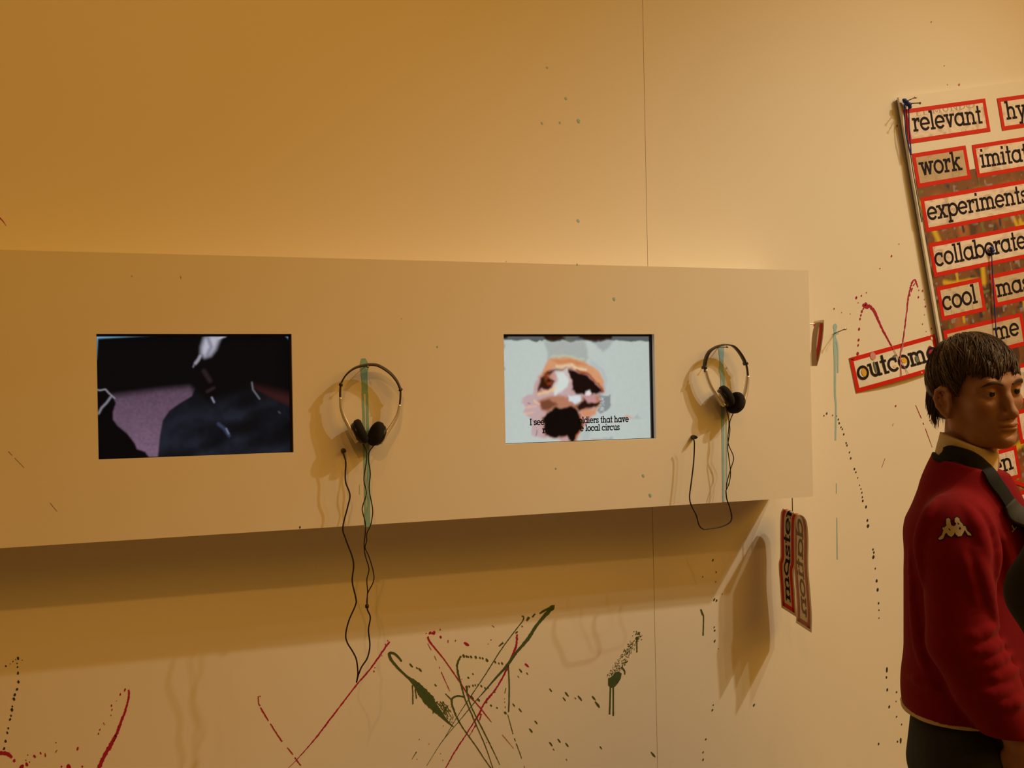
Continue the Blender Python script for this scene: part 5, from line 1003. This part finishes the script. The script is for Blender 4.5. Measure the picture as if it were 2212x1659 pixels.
# ---- sleeve emblem, chest lettering, pocket seam: flat badges laid on the cloth
bv = BVHTree.FromPolygons([tuple(v.co) for v in sm.vertices], [tuple(p.vertices) for p in sm.polygons])
def on_cloth(px, py, lift=.0015, tree=bv):
    v = FWD + (px - W / 2) / F * RGT - (py - H / 2) / F * UPV; v = v / np.linalg.norm(v); h_ = tree.ray_cast(Vector(CAM), Vector(v)); return None if h_[0] is None else np.array(h_[0]) - v * lift
def badge(name, poly, m_, lift, holes=(), step=2.2, grow=0.):
    """fill a traced outline with small cells that follow the cloth"""
    p = np.array(poly); x0, y0 = p.min(0) - grow; x1, y1 = p.max(0) + grow; b = MB()
    def inside(x, y, P):
        c = False
        for i in range(len(P)):
            (ax, ay), (bx, by) = P[i], P[i - 1]
            if (ay > y) != (by > y) and x < (bx - ax) * (y - ay) / (by - ay) + ax: c = not c
        if not c and grow and P is poly:
            for i in range(len(P)):
                (ax, ay), (bx, by) = P[i], P[i - 1]; t = max(0, min(1, ((x - ax) * (bx - ax) + (y - ay) * (by - ay)) / ((bx - ax) ** 2 + (by - ay) ** 2 + 1e-9)))
                if math.hypot(x - ax - t * (bx - ax), y - ay - t * (by - ay)) < grow: return True
        return c
    nx, ny = int((x1 - x0) / step) + 1, int((y1 - y0) / step) + 1; ids = {}
    def vid(i, j):
        if (i, j) not in ids: q = on_cloth(x0 + i * step, y0 + j * step, lift); ids[(i, j)] = None if q is None else len(b.v); b.v.append(tuple(q)) if q is not None else None
        return ids[(i, j)]
    for i in range(nx):
        for j in range(ny):
            cx_, cy_ = x0 + (i + .5) * step, y0 + (j + .5) * step
            if inside(cx_, cy_, poly) and not any(inside(cx_, cy_, h_) for h_ in holes):
                f = [vid(i, j), vid(i, j + 1), vid(i + 1, j + 1), vid(i + 1, j)]
                if None not in f: b.f.append(tuple(f))
    return b.build(name, m_, sweater) if b.f else None
EM = [(990, 772), (1002, 783), (1028, 772), (1042, 737), (1052, 728), (1066, 748), (1090, 760), (1108, 742), (1116, 722), (1122, 740), (1140, 757), (1165, 752), (1182, 722), (1190, 707), (1212, 745), (1240, 752), (1232, 735), (1205, 710), (1195, 680), (1180, 678), (1170, 660), (1152, 642), (1148, 622), (1132, 612), (1115, 620), (1113, 645), (1125, 660), (1120, 672), (1105, 680), (1088, 672), (1083, 655), (1080, 628), (1066, 618), (1050, 626), (1050, 655), (1052, 675), (1035, 690), (1025, 686), (1022, 700), (1030, 708), (1018, 745)]
EM = [(1740 + x / 3.456, 940 + y / 3.456) for x, y in EM]; EH = [[(1740 + x / 3.456, 940 + y / 3.456) for x, y in q] for q in ([(1066, 693), (1076, 697), (1085, 712), (1072, 710)], [(1152, 684), (1162, 692), (1158, 708), (1143, 700)], [(1133, 652), (1142, 654), (1150, 668), (1139, 668)])]
badge('emblem_backing', EM, mat('navy_embroidery', (.012, .010, .020), .8), .0014, step=.8, grow=2.2)
badge('emblem', EM, mat('cream_embroidery', (.62, .52, .36), .7, var=.05), .0028, EH, .6)
LT = mat('white_embroidery', (.70, .68, .62), .7)
badge('chest_patch', [(2182, 1118), (2188, 1112), (2198, 1130), (2200, 1146), (2192, 1142)], MATS['navy_embroidery'], .0014, step=.9)
for q in ([(2174, 1110), (2176, 1108), (2180, 1116), (2179, 1119)], [(2178, 1107), (2180, 1107), (2181, 1113), (2179, 1114)], [(2183, 1110), (2186, 1109), (2190, 1118), (2188, 1120)], [(2188, 1121), (2190, 1118), (2187, 1127), (2185, 1126)], [(2185, 1136), (2187, 1134), (2192, 1144), (2190, 1146)], [(2186, 1148), (2196, 1137), (2197, 1139), (2187, 1150)]): badge('chest_letter', q, LT, .0026, step=.7)

# ---- the bag on his strap
bag = thing('shoulder_bag', 'black shoulder bag whose strap crosses the boy\'s red sweater', 'bag', tuple(pel + BL * .30 + BF * .05 - UPW * .14))
bvc = BVHTree.FromPolygons([tuple(v.co) for o in (sweater, bpy.data.objects['collar']) for v in o.data.vertices], [tuple(i + k_ for i in p.vertices) for o, k_ in ((sweater, 0), (bpy.data.objects['collar'], len(sm.vertices))) for p in o.data.polygons])
def strap_pts(px): return [on_cloth(x, y, .004, bvc) for x, y in px]
sp = strap_pts([(2036, 985), (2052, 978), (2074, 983), (2099, 992), (2124, 1012), (2146, 1036), (2166, 1063), (2188, 1098)]); sp = [p for p in sp if p is not None]
bg = pel + BL * .30 + BF * .05; sp2 = [sp[-1] + (sp[-1] - sp[-2]) * 1.2 + BF * .02, sp[-1] + BF * .06 - UPW * .16 + BL * .05, bg + UPW * .10 + BF * .06]
back = [bg + UPW * .10 - BF * .06, pel + UPW * .32 - BF * .10 + BL * .16, sp[0] - UPW * .05 - BF * .03 + BL * .10, sp[0] - UPW * .004 - BF * .012 + BL * .045]
allp = smooth_path(back + sp + sp2, 6); wdr = []
for i, p in enumerate(allp):
    h_ = bvc.find_nearest(Vector(p)); nr = np.array(h_[1]); hpnt = np.array(h_[0])
    if i > 6 and i < len(allp) - 8: allp[i] = hpnt + nr * .0045
for i, p in enumerate(allp):
    T = allp[min(i + 1, len(allp) - 1)] - allp[max(i - 1, 0)]; out_ = np.array(bvc.find_nearest(Vector(p))[1]); wdr.append(np.cross(T, out_))
wdr = [w_ / (np.linalg.norm(w_) + 1e-9) for w_ in wdr]
for _ in range(6): wdr = [wdr[0]] + [wdr[i - 1] + 2 * wdr[i] + wdr[i + 1] for i in range(1, len(wdr) - 1)] + [wdr[-1]]; wdr = [w_ / (np.linalg.norm(w_) + 1e-9) for w_ in wdr]
for _ in range(3): allp = [allp[0]] + [(allp[i - 1] + 2 * allp[i] + allp[i + 1]) / 4 for i in range(1, len(allp) - 1)] + [allp[-1]]
MB().strip(allp, .031, .0026, wdr).build('strap', STRAPM, bag, True)
pp = smooth_path([sp[-2] * .35 + sp[-1] * .65, sp[-1] + (sp[-1] - sp[-2]) * .3] + sp2[:2], 6); i0 = len(allp) - len(smooth_path(sp2, 6))
wp = [wdr[min(range(len(allp)), key=lambda i: np.linalg.norm(allp[i] - q))] for q in pp]; MB().strip([p - (p - CAM) / np.linalg.norm(p - CAM) * .004 for p in pp], [.034 + .010 * min(1, i / 5) for i in range(len(pp))], .008, wp).build('shoulder_pad', mat('grey_nylon', (.032, .034, .034), .75, var=.2, vscale=90, bump=.3, bscale=500), bag, True)
Bf = Field(*grid(bg - .22, bg + .22, .008)); e3 = np.stack([BF, BL, UPW], 1)
for a_ in (-1, 1):
    for b_ in (-1, 1): Bf.cone(bg + BF * .11 * a_ + UPW * (.08 * b_ - .03), bg - BF * .11 * a_ + UPW * (.08 * b_ - .03), .045, .045, .03)
Bf.ell(bg - UPW * .03, (.15, .055, .12), e3, .03); link('bag_body', relax(Bf.mesh('bag_body'), 2), STRAPM, bag, True)

# ---- the second visitor, of whom only the dark sleeve's elbow reaches into the frame
GREYJ = mat('dark_grey_jacket', (.035, .034, .032), .95, var=.15, vscale=60, bump=.3, bscale=600, spec=.1)
sR, eR_, wR_ = dep(2475, 930, 1.40), dep(2262, 1280, 1.36), dep(2420, 1600, 1.26)
tr = vr * .19 + v0 * .02; cN = sR + tr + UPW * .10; sL2 = sR + tr * 2; eL2 = sL2 + vr * .10 - UPW * .27; wL2 = eL2 - vr * .12 - v0 * .14 - UPW * .02
pl2 = sR + tr - UPW * .50; p2 = thing('person', 'person in a dark grey sleeve whose elbow enters at the right edge', 'person', (pl2[0], pl2[1], 0))
hp2 = [pl2 - vr * .09 - UPW * .08, pl2 + vr * .09 - UPW * .08]; kn2 = [np.array([a[0], a[1], .48]) for a in hp2]; an2 = [np.array([a[0], a[1], .085]) for a in hp2]; f2 = -v0
R2 = frame_of(f2); h2 = cN + UPW * .20
Jf = Field(*grid(np.minimum.reduce([sR, eR_, wR_, wL2, pl2]) - .17, np.maximum.reduce([sL2, eL2, wL2, pl2]) + .17, .0075)[:2] + [np.arange(pl2[2] - .12, cN[2] + .08, .0075)])
Jf.chain([cN - UPW * .12, pl2 + UPW * .2, pl2 - UPW * .06], [.16, .15, .155], .05, flat=(v0, .75)); Jf.cone(sR, sL2, .07, .07, .05); Jf.cone(cN + UPW * .03, cN - UPW * .06, .068, .10, .04)
Jf.chain([sR, eR_, wR_], [.066, .052, .042], .012); Jf.chain([sL2, eL2, wL2], [.068, .056, .042], .03); Jf.plane((0, 0, pl2[2] - .10), (0, 0, -1)); link('jacket', relax(Jf.mesh('jacket'), 2), GREYJ, p2, True)
Pf = Field(*grid(np.minimum.reduce([wR_, wL2, pl2]) - .18, np.maximum.reduce([wL2, pl2]) + .18, .0055)[:2] + [rgrid([(-.01, wR_[2] - .16, .014), (wR_[2] - .16, wR_[2] + .06, .0055), (wR_[2] + .06, h2[2] - .16, .012), (h2[2] - .16, h2[2] + .14, .0045)])])
build_head(Pf, R2, h2); Pf.chain([h2 - UPW * .15, cN - UPW * .1, pl2], [.05, .11, .11], .03, flat=(v0, .75)); Pf.cone(sR, sL2, .05, .05, .03)
for a, b, c in ((sR, eR_, wR_), (sL2, eL2, wL2)): Pf.chain([a, b, c], [.045, .036, .026], .02)
hand(Pf, wR_, wR_ - eR_, -v0); hand(Pf, wL2, wL2 - eL2, -v0)
for i in (0, 1): Pf.chain([hp2[i], kn2[i], an2[i]], [.075, .05, .038], .03); Pf.cone(an2[i] - UPW * .03, an2[i] - UPW * .045 + f2 * .13, .036, .028, .02)
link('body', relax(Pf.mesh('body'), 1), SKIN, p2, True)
Tf = Field(*grid(np.minimum(hp2[0], hp2[1]) - .2, np.maximum(hp2[0], hp2[1]) + .2, .01)[:2] + [np.arange(.03, pl2[2], .01)]); Tf.cone(pl2 - UPW * .05 - vr * .05, pl2 - UPW * .05 + vr * .05, .108, .108, .03)
for i in (0, 1): Tf.chain([hp2[i], kn2[i], an2[i] - UPW * .02], [.092, .074, .070], .02)
Tf.plane((0, 0, pl2[2] - .03), (0, 0, 1)); link('trousers', relax(Tf.mesh('trousers'), 2), DENIM, p2, True)
for i in (0, 1):
    Sf = Field(*grid(an2[i] - [.2, .2, 0], an2[i] + [.2, .2, 0], .007)[:2] + [np.arange(-.012, .14, .007)]); Sf.chain([an2[i] - UPW * .035, an2[i] - UPW * .045 + f2 * .09, an2[i] - UPW * .052 + f2 * .18], [.046, .042, .036], .02); Sf.plane((0, 0, .001), (0, 0, -1)); link('shoe', relax(Sf.mesh('shoe'), 1), SHOE, p2, True)
Hf2 = Field(*grid(h2 - .14, h2 + .15, .006)); Hf2.ell(h2 + R2 @ np.array([-.012, 0, .042]), (.103, .084, .094), R2, .005); Hf2.plane(h2 + R2 @ np.array([.06, 0, .045]), -(R2 @ np.array([-.55, 0, .83]))); link('hair', relax(Hf2.mesh('hair'), 2), HAIRM, p2, True)
